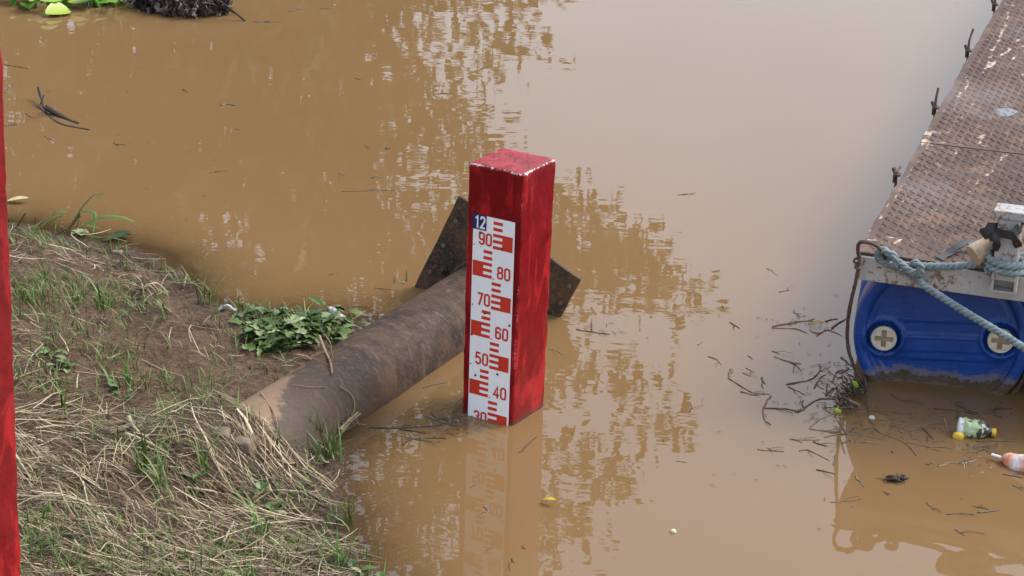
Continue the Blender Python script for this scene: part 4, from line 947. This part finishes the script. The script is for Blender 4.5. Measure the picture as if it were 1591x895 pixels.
def describe(o, P, r, v, extra=''):
    P = np.array(P); c = P.mean(0); L = np.linalg.norm(np.diff(P, axis=0), axis=1).sum(); ch = np.linalg.norm(P[-1] - P[0])
    d = [np.hypot(*(c - np.array(q))) for q, _ in LAND]; k = int(np.argmin(d)); dx, dy = c - np.array(LAND[k][0])
    side = ('right of' if dx > 0 else 'left of') if abs(dx) > 1.2 * abs(dy) else ('below' if dy > 0 else 'above')
    w = ('long ' if L > 70 else 'short ' if L < 28 else '') + ('thick ' if r > 3.3 else 'thin ') + ('pale ' if v > .8 else 'dark ' if v < .45 else 'brown ') + ('bent ' if ch < .9 * L else 'straight ')
    rec.append((w + 'twig ' + side + ' ' + LAND[k][1], c[0], o))
def finish_labels():
    by = {}
    for l, x, o in rec: by.setdefault(l, []).append((x, o))
    nth = ['first', 'second', 'third', 'fourth', 'fifth', 'sixth', 'seventh', 'eighth', 'ninth', 'tenth']
    for l, q in by.items():
        q.sort(key=lambda z: z[0])
        for i, (x, o) in enumerate(q): o['label'] = l if len(q) == 1 else l + ', ' + nth[min(i, 9)] + ' from left'
for P, r, g in TW:
    o = make_twig(P, r, g); describe(o, P, r, float(o.data.attributes['var'].data[0].value))
finish_labels()
# heap of twigs at the drum corner
for k in range(46):
    x, y = rng.normal(1318, 14), rng.normal(610, 17); a = rng.normal(2.3, .6); L = rng.uniform(12, 34)
    P = [(x - L * .5 * math.cos(a), y + L * .4 * math.sin(a)), (x, y + rng.normal(0, 2)), (x + L * .5 * math.cos(a), y - L * .4 * math.sin(a))]
    Q = smoothpath(np.array([at(*q, .004 + rng.uniform(0, .03)) for q in P]), 3)
    o = MB().tube(Q, np.linspace(1.2, .6, len(Q)) * rng.uniform(.0018, .0045), 5, float(np.clip(rng.normal(.45, .28), 0, 1))).build('heaped_twig', M['twig'], None, True)
    tag(o, 'brown twig in the tangled heap under the lime at the drum corner', 'twig', 'twigs heaped at the drum corner')
# finer chaff among the twigs
mb = MB()
def chaff(cx, cy, sx, sy, n, lmin=3, lmax=12):
    for _ in range(n):
        x, y = rng.normal(cx, sx), rng.normal(cy, sy); a = rng.normal(0, .9); L = rng.uniform(lmin, lmax)
        mb.tube([at(x, y, .002), at(x + L * .5 * math.cos(a), y + L * .22 * math.sin(a), .004), at(x + L * math.cos(a), y + L * .45 * math.sin(a), .002)], [.0008, .0010, .0005], 3, float(np.clip(rng.normal(.5, .25), 0, 1)))
for c in [(1240, 500, 28, 7, 26), (1285, 575, 26, 18, 50), (1250, 630, 35, 12, 30), (1420, 665, 60, 14, 50), (1310, 640, 18, 16, 40), (1300, 660, 50, 20, 26), (1525, 700, 16, 10, 60), (1480, 640, 22, 7, 22), (1400, 655, 40, 12, 22), (1545, 640, 14, 6, 26), (1390, 743, 14, 2.5, 40),
          (690, 655, 20, 12, 90), (712, 640, 8, 14, 60), (660, 670, 26, 8, 16), (1130, 640, 120, 90, 18), (950, 515, 12, 5, 10), (1000, 700, 200, 110, 14), (350, 250, 220, 110, 22), (1450, 780, 80, 40, 8)]: chaff(*c)
o = mb.build('floating_chaff', M['twig']); tag(o, 'fine bits of straw and chaff drifting on the brown water', 'chaff', kind='stuff')
# branch floating at upper left
fb = MB()
for P, r in [([(180,455),(215,520),(280,570),(415,600)],6.5),([(215,515),(300,545),(365,570)],11),([(180,540),(220,525),(185,500)],2.6),([(175,545),(235,530),(265,565)],3),([(205,490),(180,500),(178,530)],2.2)]:
    Q = np.array([at(x, y, .004) for x, y in zd_(P)]); Q[:, 2] -= .003; Q[0, 2] += .05 if r < 7 else .02; Q = smoothpath(Q, 5); fb.tube(Q, r * .001 * np.linspace(1.2, .5, len(Q)), 6, float(rng.uniform(.05, .35)), jit=.0006)
o = fb.build('floating_branch', M['twig'], None, True); tag(o, 'dark forked branch breaking the water at the upper left', 'branch')
# soaked leaf clump below the pontoon
fb = MB()
for k in range(26):
    x, y = rng.normal(1390, 8), rng.normal(743, 2.2); a = rng.normal(.05, .4); L = rng.uniform(6, 22)
    fb.tube([at(x - L / 2, y, .002), at(x, y - 1, .012), at(x + L / 2 * math.cos(a), y + L / 3 * math.sin(a), .002)], [.002, .004, .001], 5, float(rng.uniform(0, .7)))
o = fb.build('straw_clump', M['twig'], None, True); tag(o, 'small soaked clump of straw floating alone below the pontoon', 'straw clump')

# ------------------------------------------------------------------ bank: straw, grass, weeds, stones
def ribbons(P, Wd, S, var, name, mat, parent=None, lift=None, tri=True):
    """P (N,K,3), Wd (N,K), S (N,K,3) side vectors; a folded strip with a raised midrib"""
    N, K, _ = P.shape; up = np.zeros_like(P); up[..., 2] = 1
    mid = P + up * (Wd * .55)[..., None]
    V = np.stack([P - S * Wd[..., None], mid, P + S * Wd[..., None]], 2).reshape(-1, 3)
    i = np.arange(N * K * 3).reshape(N, K, 3)
    q = np.concatenate([np.stack([i[:, :-1, a], i[:, :-1, a + 1], i[:, 1:, a + 1], i[:, 1:, a]], -1).reshape(-1, 4) for a in (0, 1)])
    me = npmesh(name, V - root_loc(parent), q, {'var': np.repeat(var, K * 3)}, True)
    me.materials.append(mat); o = bpy.data.objects.new(name, me); col.objects.link(o); o.parent = parent; return o
def in_view_bank(n):
    out = np.empty((0, 2))
    while len(out) < n:
        x = rng.uniform(-2.6, .1, n * 3); y = rng.uniform(5.5, 9.8, n * 3)
        d = shore_dist(x, y); k = d > -.03
        out = np.vstack([out, np.stack([x[k], y[k]], 1)])
    return out[:n]
def over_pipe(x, y):
    rx = x - PA[0]; ry = y - PA[1]; t = rx * PD[0] + ry * PD[1]; s = rx * pe1[0] + ry * pe1[1]
    return (abs(s) < PR + .01) & (t > -.62)
def straw_field(n, lmin, lmax, wmin, wmax, keep, vmean, name):
    c = in_view_bank(n); k = keep(c[:, 0], c[:, 1]) > rng.random(len(c)); k &= ~over_pipe(c[:, 0], c[:, 1]); c = c[k]; N = len(c); K = 4
    a = -.1 + 1.9 * fbm(c[:, 0] * 1.6, c[:, 1] * 1.6, 3, 97) + rng.normal(0, .5, N) + (rng.random(N) < .25) * rng.uniform(-1.5, 1.5, N); L = rng.uniform(lmin, lmax, N) * rng.uniform(.5, 1, N)
    bend = rng.normal(0, .22, N); t = np.linspace(-.5, .5, K)
    ang = a[:, None] + bend[:, None] * t[None, :]
    X = c[:, :1] + L[:, None] * t * np.cos(ang); Y = c[:, 1:] + L[:, None] * t * np.sin(ang)
    Z = np.maximum(height(X, Y), 0)
    zc = np.linspace(0, 1, K); zl = np.maximum(Z[:, :1] * (1 - zc) + Z[:, -1:] * zc, Z)      # stiff stalks bridge the hollows
    tilt = rng.exponential(.011, N)[:, None] + rng.normal(0, .006, N)[:, None] * t * 4
    Z = .5 * Z + .5 * zl + np.maximum(tilt, 0.001)
    Wd = rng.uniform(wmin, wmax, N)[:, None] * np.array([.8, 1, .9, .45])[None, :]
    S = np.stack([-np.sin(ang), np.cos(ang), 0 * ang], -1)
    o = ribbons(np.stack([X, Y, Z], -1), Wd, S, np.clip(rng.normal(vmean, .36, N), 0, 1), name, M['straw']); return o
def dens_straw(x, y):
    d = shore_dist(x, y)
    near = np.clip((7.58 + .25 * fbm(x * 2, y * 2, 2, 91) - y) / .45, 0, 1)
    m = fbm(x * 2.6, y * 2.6, 3, 93)
    bare = np.exp(-(((x + 1.0) / .22) ** 2 + ((y - 7.75) / .22) ** 2))
    return np.clip(near * (.78 + .8 * m) + .05 + .40 * np.clip(m - .1, 0, 1), .03, 1) * (1 - .85 * bare) * np.clip(d * 9 + .25, 0, 1)
for a in ((33000, .05, .18, .0007, .0018, dens_straw, .45, 'straw_litter'), (2600, .12, .36, .0010, .0024, dens_straw, .64, 'straw_stalks'), (380, .08, .24, .0025, .0055, dens_straw, .50, 'straw_blades')):
    o = straw_field(*a); tag(o, {'straw_litter': 'short broken dry straw matted over the muddy bank', 'straw_stalks': 'long thin dry stalks strewn across the muddy bank', 'straw_blades': 'broad dry grass blades lying on the muddy bank'}[a[-1]], 'straw', kind='stuff')

def blades(cent, nper, hmin, hmax, wmin, wmax, spread, lean, vmean, name, mat, parent=None):
    cent = np.asarray(cent); N = len(cent) * nper; K = 5
    base = np.repeat(cent, nper, 0) + np.concatenate([rng.normal(0, spread, (N, 2)), np.zeros((N, 1))], 1)
    base[:, 2] = np.maximum(height(base[:, 0], base[:, 1]), -.01) - .004
    az = rng.uniform(0, 2 * math.pi, N); hh = rng.uniform(hmin, hmax, N); ln = np.abs(rng.normal(lean, lean * .6, N)); t = np.linspace(0, 1, K)
    D = np.stack([np.cos(az), np.sin(az)], 1)
    X = base[:, :1] + D[:, :1] * (hh * ln)[:, None] * t ** 1.7; Y = base[:, 1:2] + D[:, 1:] * (hh * ln)[:, None] * t ** 1.7
    Z = base[:, 2:] + hh[:, None] * (t - .28 * np.minimum(ln, 1.3)[:, None] * t ** 2.4)
    Wd = rng.uniform(wmin, wmax, N)[:, None] * np.array([.7, 1, .9, .6, .06])[None, :]
    S = np.stack([-D[:, 1:].repeat(K, 1), D[:, :1].repeat(K, 1), np.zeros((N, K))], -1)
    return tag(ribbons(np.stack([X, Y, Z], -1), Wd, S, np.clip(rng.normal(vmean, .25, N), 0, 1), name, mat, parent), kind='stuff')
# scattered short grass on the bank
c = in_view_bank(11500); dd = shore_dist(c[:, 0], c[:, 1])
w = np.clip(.5 + 1.5 * fbm(c[:, 0] * 3, c[:, 1] * 3, 3, 95), 0, 1) * np.clip(dd * 6, 0, 1) * .20
patch = np.zeros(len(c))
for px, py, s, k in [(60, 470, .16, .7), (140, 465, .20, .6), (230, 490, .14, .35), (120, 520, .12, .35), (300, 440, .07, .4), (200, 560, .2, .15), (60, 590, .12, .4), (230, 700, .10, .4), (390, 760, .16, .3), (150, 780, .2, .2), (500, 720, .08, .6), (470, 800, .16, .3), (60, 860, .16, .8), (120, 830, .16, .5), (180, 870, .2, .5), (420, 850, .2, .4), (330, 880, .2, .5), (240, 850, .15, .3), (520, 870, .08, .6)]:
    p = ground_at(px, py); patch = np.maximum(patch, k * np.exp(-((c[:, 0] - p[0]) ** 2 + (c[:, 1] - p[1]) ** 2) / s ** 2))
k = (np.maximum(w, patch) > rng.random(len(c))) & ~over_pipe(c[:, 0], c[:, 1]); c = c[k]
o = blades(np.column_stack([c, 0 * c[:, 0]]), 4, .022, .080, .0010, .0024, .016, .7, .55, 'short_grass', M['grass'])
tag(o, 'short green grass sprouting through the straw on the bank', 'grass', kind='stuff')

# single grass tufts one can pick out
TUFT = [((490, 690), 16, .10, .16, 'grass tuft at the buried end of the rusty pipe'), ((512, 712), 22, .08, .15, 'grass tuft at the water edge just below the pipe'), ((320, 470), 10, .07, .13, 'grass tuft at the tip of the mud spit'),
        ((225, 735), 9, .12, .20, 'tall grass tuft in the middle of the straw'), ((95, 640), 7, .10, .17, 'grass tuft beside the bank post above the straw'), ((160, 480), 12, .08, .14, 'grass tuft on the bare mud of the upper bank'),
        ((320, 735), 7, .08, .15, 'slim grass tuft just left of the stones'), ((410, 830), 7, .10, .18, 'single tall blades near the lower shore'), ((540, 815), 8, .06, .12, 'sparse grass standing in the shallows at the bottom'),
        ((250, 760), 9, .09, .15, 'bending grass tuft right of the straw centre'), ((535, 880), 14, .07, .13, 'grass tuft at the bottom of the shoreline'), ((380, 495), 10, .06, .12, 'grass tuft behind the left end of the weed patch'), ((205, 600), 7, .08, .14, 'grass tuft on the bare mud left of the pipe'), ((627, 438), 5, .03, .07, 'small green sprout standing in water beside the flange')]
for (px, py), n, h0, h1, lab in TUFT:
    p = ground_at(px, py); e = empty('grass_tuft', p); tag(e, lab, 'grass tuft', 'grass tufts on the bank')
    blades([p], n, h0, h1, .0018, .0038, .014, .5, .5, 'blades', M['grass'], e)
# leaning reed grass at the upper left shore, blades bent as in the photograph
rg = empty('reed_grass', ground_at(115, 362)); tag(rg, 'tall bent reed grass leaning over the water at the upper left shore', 'reed grass')
def reed(P, w, v, mat, par, nm):
    Yb = ground_at(*P[0])[1]
    Q = np.array([aty(x, y, Yb - .03 * k) for k, (x, y) in enumerate(P)]); Q = smoothpath(Q, 5)
    n = len(Q); Wd = (w * np.sin(np.pi * (np.linspace(.18, 1, n))) ** .6 + .0004)[None]
    T = np.gradient(Q, axis=0); S = np.cross(T, [0, -.5, 1.]); S /= np.linalg.norm(S, axis=1)[:, None]
    return ribbons(Q[None], Wd, S[None], np.array([v]), nm, mat, par)
for P, w, v in [([(100, 362), (112, 347), (128, 322), (146, 303), (157, 303)], .007, .35), ([(118, 358), (125, 333), (133, 328), (147, 332), (146, 350), (144, 365)], .006, .5), ([(128, 352), (145, 342), (165, 336), (190, 338), (212, 346)], .008, .75),
                ([(135, 350), (155, 356), (180, 362), (196, 363)], .006, .5), ([(64, 352), (76, 342), (88, 331), (105, 329)], .010, .7), ([(66, 354), (80, 345), (92, 337), (104, 336)], .006, .5), ([(50, 356), (62, 346), (70, 340)], .006, .8),
                ([(120, 362), (135, 366), (155, 369), (170, 367)], .004, .25), ([(130, 365), (133, 375), (136, 381)], .006, .3)]:
    reed(P, w, v, M['grass'], rg, 'blade')
for P, w in [([(105, 357), (115, 346), (123, 334), (124, 331)], .0035), ([(20, 358), (28, 350), (35, 338), (40, 331)], .003), ([(124, 335), (126, 345), (127, 356)], .004), ([(54, 350), (55, 340), (55, 337)], .002), ([(86, 365), (96, 360), (104, 357)], .003)]:
    Yb = ground_at(*P[0])[1]; Q = smoothpath([aty(x, y, Yb - .02) for x, y in P], 4); MB().tube(Q, w * .8, 5, .35).build('stem', M['twig'], rg, True)
def leafshape(c, d, n, L, w, lobes=0):
    """small folded leaf; returns verts and faces"""
    k = 7; V = []; s = np.cross(n, d)
    for i in range(k):
        t = i / (k - 1); ww = w * (math.sin(math.pi * min(1, t * .9 + .06)) ** .75)
        if lobes: ww *= 1.25 if i % 2 else .72
        q = c + d * L * t - n * L * .22 * t * t
        V += [q - s * ww + n * ww * .35 - d * (L * .06 if lobes and i % 2 == 0 else 0), q, q + s * ww + n * ww * .35]
    return V, grid_faces(k, 3)
rl = MB(); p = ground_at(124, 366) + EZ * .02
for k in range(5):
    a = k * 1.26; d = np.array([math.cos(a), math.sin(a) * .9, .25]); V, F = leafshape(p, d / np.linalg.norm(d), EZ, .035, .020); rl.add(V, F, .95)
rl.build('round_leaf', M['leaf'], rg)
# broad-leaved weed patch behind the pipe
wd = empty('weed_patch', ground_at(450, 520)); tag(wd, 'dense patch of green lobed weeds growing between the mud and the pipe', 'weed patch')
lm = MB(); st = MB()
for k in range(135):
    for _ in range(40):
        x, y = rng.normal(450, 66), rng.normal(524, 17)
        if 355 < x < 560 and 488 < y < 552 and y < 548 - max(0, x - 470) * .45 and y < 520 + (x - 350) * .55: break
    p = ground_at(x, y); hgt = rng.uniform(.008, .045); top = p + np.array([rng.normal(0, .02), rng.normal(0, .02), hgt])
    st.tube([p - EZ * .005, (p + top) / 2 + rng.normal(0, .004, 3), top], [.0022, .0018, .0012], 4, .3)
    v = float(np.clip(rng.normal(.5, .22), 0, .9)) if rng.random() > .025 else 1.0
    for j in range(rng.integers(2, 5)):
        a = rng.uniform(0, 2 * math.pi); d = np.array([math.cos(a), math.sin(a), rng.uniform(-.2, .55)]); d /= np.linalg.norm(d)
        n = EZ + rng.normal(0, .35, 3); n -= d * (n @ d); n /= np.linalg.norm(n)
        V, F = leafshape(top, d, n, rng.uniform(.018, .066) , rng.uniform(.005, .018), lobes=1); lm.add(V, F, float(np.clip(v + rng.normal(0, .08), 0, 1)))
blades([ground_at(rng.uniform(370, 530), rng.uniform(490, 530)) for _ in range(26)], 3, .04, .11, .0012, .0028, .02, .7, .55, 'blades', M['grass'], wd)
o = lm.build('leaves', M['leaf'], wd); tag(o, kind='stuff'); o = st.build('stems', M['leaf'], wd); tag(o, kind='stuff')
# small low weeds among the straw
for px, py, n, lab in [(95, 575, 14, 'low green weed next to the bank post'), (400, 770, 9, 'low round-leaved weed above the lower shore'), (305, 745, 8, 'low weed between the straw and the stones'), (420, 790, 8, 'small weed with pale leaves near the lower shore'), (80, 555, 10, 'low weed on the mud left of the pipe'),
                       (565, 888, 6, 'low weed at the foot of the shoreline'), (190, 615, 7, 'tiny weed in the straw by the bare mud'), (232, 840, 6, 'tiny weed deep in the straw at the bottom'), (545, 505, 7, 'upright weed leaf standing against the pipe')]:
    p = ground_at(px, py); e = empty('low_weed', p); tag(e, lab, 'weed', 'low weeds on the bank'); mb = MB()
    for k in range(n):
        a = rng.uniform(0, 2 * math.pi); d = np.array([math.cos(a), math.sin(a), rng.uniform(.1, .9)]); d /= np.linalg.norm(d); nn = EZ - d * d[2]; nn /= np.linalg.norm(nn)
        V, F = leafshape(p + rng.normal(0, .02, 3) * [1, 1, .2] + EZ * .01, d, nn, rng.uniform(.025, .05), rng.uniform(.007, .015)); mb.add(V, F, float(np.clip(rng.normal(.6, .2), 0, 1)))
    mb.build('leaves', M['leaf'], e)
# stones, driftwood, stalks on the pipe
def rock(px, py, r, lab, mat='stone', sq=.6, name='stone', cat='stone'):
    p = ground_at(px, py); V, F = rbox(np.array([r, r * .8, r * sq]), r * .42, r * .3)
    V = V * (1 + .22 * fbm(V[:, 0] / r * 1.3 + px, V[:, 1] / r * 1.3 + V[:, 2] / r, 3, 7))[:, None]
    o = MB().add(V + p - EZ * r * .30, F).build(name, M[mat], None, True); tag(o, lab, cat)
rock(372, 686, .034, 'pale muddy stone at the tip of the buried pipe'); rock(340, 672, .034, 'smaller muddy stone left of the pale one by the pipe')
rock(60, 700, .03, 'pale stone in the straw next to the bank post'); rock(468, 842, .012, 'tiny pale pebble on the lower shore'); rock(182, 392, .02, 'small grey stone on the upper shore', 'stone'); rock(215, 430, .018, 'small pale stone above the dead root', 'stone')
mb = MB(); P = [ground_at(505, 490) + EZ * .02, ground_at(514, 493) + EZ * .035, ground_at(524, 497) + EZ * .025, ground_at(538, 501) + EZ * .012]
mb.tube(smoothpath(P, 5) * [1, 1, 1], .7 * np.array([.006, .010, .014, .015, .016, .016, .016, .015, .015, .014, .014, .012, .01, .008, .006, .004]), 6, jit=.003); o = mb.build('driftwood_chip', M['driftwood']); tag(o, 'whitish driftwood chip lying behind the weed patch', 'driftwood')
mb = MB(); P = [ground_at(340, 484) + EZ * .01, ground_at(352, 483) + EZ * .02, ground_at(366, 488) + EZ * .012]
mb.tube(smoothpath(P, 4), [.003, .006, .008, .008, .007, .008, .007, .005, .002], 6, jit=.003); o = mb.build('driftwood_chip', M['driftwood']); tag(o, 'grey wood chip at the left end of the weed patch', 'driftwood')
def on_pipe(px, py, lift=.004):
    d = sight(px, py); d = d / np.linalg.norm(d); w_ = EYE - PA; a = d - PD * (d @ PD); b = w_ - PD * (w_ @ PD)
    A, B, C = a @ a, 2 * a @ b, b @ b - (PR + lift) ** 2; D = max(0, B * B - 4 * A * C); return EYE + d * ((-B - math.sqrt(D)) / (2 * A))
for P, r, lab in [([(496, 522), (505, 545), (513, 562), (516, 580)], .0048, 'dry forked stalk lying across the top of the pipe'), ([(527, 600), (545, 612), (551, 628), (549, 642)], .0022, 'thin dry grass loop hanging over the pipe side'), ([(455, 598), (480, 601), (508, 601)], .0016, 'thin straw lying along the silted pipe'),
                  ([(405, 610), (425, 640), (432, 665)], .003, 'bent dry stalk over the pipe end'), ([(528, 668), (540, 655), (556, 641)], .006, 'bundle of straw caught at the waterline of the pipe'), ([(530, 672), (546, 654), (560, 643)], .004, 'second wisp of straw caught at the waterline of the pipe')]:
    Q = smoothpath([on_pipe(*q, .003 + r) for q in P], 4); mb = MB(); mb.tube(Q, r * np.linspace(1.1, .6, len(Q)), 5, .62)
    if r > .004:
        for k in range(5 if r > .0045 else 3): i = rng.integers(2, len(Q) - 2); mb.tube([Q[i], Q[i] + rng.normal(0, .012, 3) + EZ * .008, Q[i] + rng.normal(0, .03, 3)], [r * .4, r * .3, r * .15], 4, .7)
    o = mb.build('dry_stalk', M['straw'], None, True); tag(o, lab, 'stalk')
rt_ = MB(); c0 = ground_at(222, 458)
for k in range(16):
    a = rng.uniform(0, 2 * math.pi); L = rng.uniform(.05, .16); e = c0 + np.array([math.cos(a) * L, math.sin(a) * L, 0]); e[2] = hz(e[0], e[1]) + .006
    rt_.tube(smoothpath([c0 + EZ * .02, (c0 + e) / 2 + EZ * rng.uniform(.015, .04), e], 4), np.linspace(.005, .0015, 9), 5, float(rng.uniform(.15, .9)))
o = rt_.build('dead_root', M['straw'], None, True); tag(o, 'tangled dead root clump on the bare upper bank', 'root')
for P, r, lab in [([(55, 672), (95, 668), (135, 674), (172, 696)], .0042, 'long pale arched stalk across the straw beside the bank post'), ([(195, 682), (225, 692), (262, 712)], .008, 'broad pale dry blade in the middle of the straw'), ([(200, 655), (208, 672), (222, 684)], .009, 'curled pale dry blade above the broad one'),
                  ([(290, 764), (330, 770), (338, 775)], .005, 'thick pale stalk lying towards the lower shore'), ([(430, 768), (480, 771), (498, 768)], .004, 'pale crooked stick near the lower shore'), ([(347, 850), (358, 828), (364, 818)], .006, 'short pale husk standing at the lower straw'), ([(470, 735), (500, 745), (524, 763)], .003, 'thin pale twig bending out over the shore'), ([(28, 800), (110, 850), (200, 885)], .003, 'long stalk sweeping through the bottom left straw')]:
    Q = smoothpath([ground_at(*q) + EZ * .014 for q in P], 5); o = MB().tube(Q, r * np.linspace(1, .5, len(Q)) * .8, 6, .9).build('dry_stalk', M['straw'], None, True); tag(o, lab, 'stalk')

# ------------------------------------------------------------------ water hyacinth and withered raft at the top left
def hyacinth(px, py, n, lab, spread=12, vm=.5):
    p = at(px, py); e = empty('water_hyacinth', p); tag(e, lab, 'water plant', 'floating water plants'); lf = []
    for k in range(n):
        x, y = px + rng.normal(0, spread), py + rng.normal(0, 4); q = at(x, y, .0); tip = q + np.array([rng.normal(0, .03), rng.normal(0, .03), rng.uniform(.01, .06)])
        MB().tube([q - EZ * .02, (q + tip) / 2, tip], [.008, .010, .005], 6, .5).build('stalk', M['hyac'], e, True)
        a = rng.uniform(0, 2 * math.pi); d = np.array([math.cos(a), math.sin(a), .25]); d /= np.linalg.norm(d); nn = np.array([0, -.55, .8]); nn -= d * (nn @ d); nn /= np.linalg.norm(nn)
        V, F = leafshape(tip, d, nn, rng.uniform(.09, .14), rng.uniform(.035, .055)); MB().add(V, F, float(np.clip(rng.normal(vm, .25), 0, 1))).build('leaf', M['hyac'], e, True)
hyacinth(28, 9, 6, 'yellow green water plant at the far left of the top edge', 8, .55); hyacinth(88, 9, 9, 'bright green water plant second from the left at the top edge', 12, .6); hyacinth(150, 6, 15, 'large green leaves of a water plant left of the withered stems', 18, .35); hyacinth(193, 9, 1, 'small pale green leaf at the left of the withered stems', 2, .7); hyacinth(246, 4, 5, 'green leaves sticking up behind the withered stems', 14, .5)
wr = empty('withered_plant', at(280, 12)); tag(wr, 'blackened withered plant drooping into the water at the top edge', 'dead plant')
main = [at(200, -4, .05), at(230, -2, .07), at(262, -6, .08), at(300, -4, .10), at(338, 1, .10), at(360, 16, .05), at(381, 33, .0)]
Q = smoothpath(main, 6); MB().tube(Q, np.linspace(.008, .005, len(Q)), 6, .1, jit=.001).build('main_stem', M['dead'], wr, True)
for k in range(9):
    x = rng.uniform(190, 350); P = [at(x, rng.uniform(-8, 8), rng.uniform(.02, .10)), at(x + rng.normal(10, 18), rng.uniform(0, 14), rng.uniform(.02, .08)), at(x + rng.normal(15, 30), rng.uniform(6, 24), .0)]
    MB().tube(smoothpath(P, 4), np.linspace(.005, .002, 9), 5, float(rng.uniform(0, .6)), jit=.0008).build('side_stem', M['dead'], wr, True)
for k in range(230):
    u = rng.random(); x = 200 + 155 * rng.beta(1.4, 1.2); yb = 9 + 21 * np.interp(x, [205, 240, 290, 345], [.25, .75, 1., .8]) * rng.random() ** .7
    c = at(x, yb, 0) + EZ * rng.uniform(.004, .05); L = rng.uniform(.03, .09)
    d = np.array([rng.normal(.15, .5), rng.normal(-.3, .5), rng.normal(-1., .5)]); d /= np.linalg.norm(d); s0 = c - d * L * .8; s0[2] = max(s0[2], .012)
    nn = rng.normal(0, 1, 3); nn[1] -= .8; nn -= d * (nn @ d); nn /= np.linalg.norm(nn)
    V, F = leafshape(s0, d, nn, L, rng.uniform(.005, .020)); V = np.array(V) + rng.normal(0, .006, (len(V), 3)); V[:, 2] = np.maximum(V[:, 2], -.004)
    mb = MB(); mb.add(V, F, float(np.clip(rng.normal(.52, .42), 0, 1)))
    if rng.random() < .45: mb.tube(smoothpath([s0, s0 + rng.normal(0, .02, 3) + EZ * .03, s0 + np.array([rng.normal(0, .03), .03, .06])], 3), .0018, 4, .2)
    mb.build('withered_leaf', M['dead'], wr)

# ------------------------------------------------------------------ trees on the far bank, seen mirrored in the water
def mirror_pt(px, py, Y):
    d = sight(px, py); p = EYE + d * (-CAMH / d[2]); r = d * [1, 1, -1]; return p + r * ((Y - p[1]) / r[1])
BYs = [-250, -60, 0, 60, 85, 130, 200, 270, 300, 350, 400, 440, 480, 500, 520, 545, 575, 640, 690, 730, 770, 830, 895, 1000, 1100]
BXs = [900, 930, 925, 915, 830, 800, 790, 775, 890, 930, 1030, 1085, 1060, 1000, 880, 860, 1000, 1045, 1035, 965, 900, 905, 900, 860, 800]
clumps = []
tries = 0
while len(clumps) < 1760 and tries < 60000:
    tries += 1
    px = rng.uniform(-420, 1110); py = rng.uniform(-300, 1150); B = np.interp(py, BYs, BXs)
    if px > B - 14 + rng.normal(0, 8): continue
    edge = B - px
    keep = .95 if px < 560 else .72
    if py < 300 and px > 610: keep = .34
    if 300 < py < 500 and px > 860: keep = .80
    if py > 520 and px > 540: keep = .50
    if py > 660 and px < 760 and px > 480: keep = .36
    if vnoise(np.array([px / 42.]), np.array([py / 60.]), 77)[0] > (.66 if px < 600 else .20): keep *= .12 if px > 600 else .2
    if rng.random() > keep: continue
    Y = 25 + rng.uniform(-1.6, 3.2) if px > 500 else 24 + rng.uniform(-2, 5)
    clumps.append(mirror_pt(px, py, Y))
clumps = np.array(clumps)
TR = [(-9.4, 26.0), (-6.4, 25.2), (-3.9, 26.6), (-1.9, 27.4)]
own = np.argmin([abs(clumps[:, 0] - x) + (1.2 if k == 3 else 0) for k, (x, y) in enumerate(TR)], axis=0)
LBL = ['leafy tree on the far bank mirrored at the left of the water', 'dense tree on the far bank mirrored left of the pipe', 'leafy tree on the far bank mirrored behind the gauge post', 'spreading tree on the far bank whose mirrored edge reaches right of the gauge post']
def leaf_cloud(C, per, sig, lmin, lmax, name, parent):
    N = len(C) * per; c = np.repeat(C, per, 0) + rng.normal(0, 1, (N, 3)) * np.array([sig, sig, sig * .75])
    d = rng.normal(0, 1, (N, 3)); d[:, 2] -= .5; d /= np.linalg.norm(d, axis=1)[:, None]; s = np.cross(d, rng.normal(0, 1, (N, 3))); s /= np.linalg.norm(s, axis=1)[:, None]
    L = rng.uniform(lmin, lmax, N)[:, None]; V = np.stack([c - d * L, c - s * L * .42, c + d * L, c + s * L * .42], 1).reshape(-1, 3)
    me = npmesh(name, V - root_loc(parent), np.arange(4 * N).reshape(N, 4), {'var': np.repeat(np.clip(rng.normal(.5, .25, N), 0, 1), 4)}); me.materials.append(M['treeleaf'])
    o = bpy.data.objects.new(name, me); col.objects.link(o); o.parent = parent; return o
def far_tree(x, y, C, lab, per=44, sig=.21):
    z0 = hz(x, y); e = empty('bank_tree', (x, y, z0)); tag(e, lab, 'tree', 'trees on the far bank'); zt = C[:, 2].max()
    tk = MB(); T = smoothpath([(x, y, z0 - .3), (x + .15, y, z0 + zt * .25), (x - .1, y + .1, zt * .55), (x + .1, y, zt * .92)], 6); tk.tube(T, np.linspace(.15, .03, len(T)), 10); tk.build('trunk', M['bark'], e, True)
    lb = MB()
    for c in C[::11]:
        h0 = np.clip(c[2] * .62, .8, zt * .85); b = np.array([np.interp(h0, T[:, 2], T[:, k]) for k in range(2)] + [h0]); m_ = (b + c) / 2 + np.array([0, 0, .12 * np.linalg.norm(c - b)])
        P = smoothpath([b, m_, c], 4); lb.tube(P, np.linspace(.030, .008, len(P)), 5)
    lb.build('limbs', M['bark'], e, True); o = leaf_cloud(C, per, sig, .065, .135, 'crown', e)
for k, (x, y) in enumerate(TR): far_tree(x, y, clumps[own == k], LBL[k], 44 if k < 2 else 40)
for x, y, hgt, lab in [(-13.5, 25, 9.5, 'tall tree on the far bank beyond the left edge'), (-18, 24, 10.5, 'outermost tall tree on the far bank at the left'), (-23, 26, 9, 'rounded tree on the far bank far off to the left')]:
    C = np.stack([x + rng.normal(0, 1.5, 330), y + rng.normal(0, 1.3, 330), rng.uniform(1.2, hgt, 330)], 1); far_tree(x, y, C, lab, 36, .28)
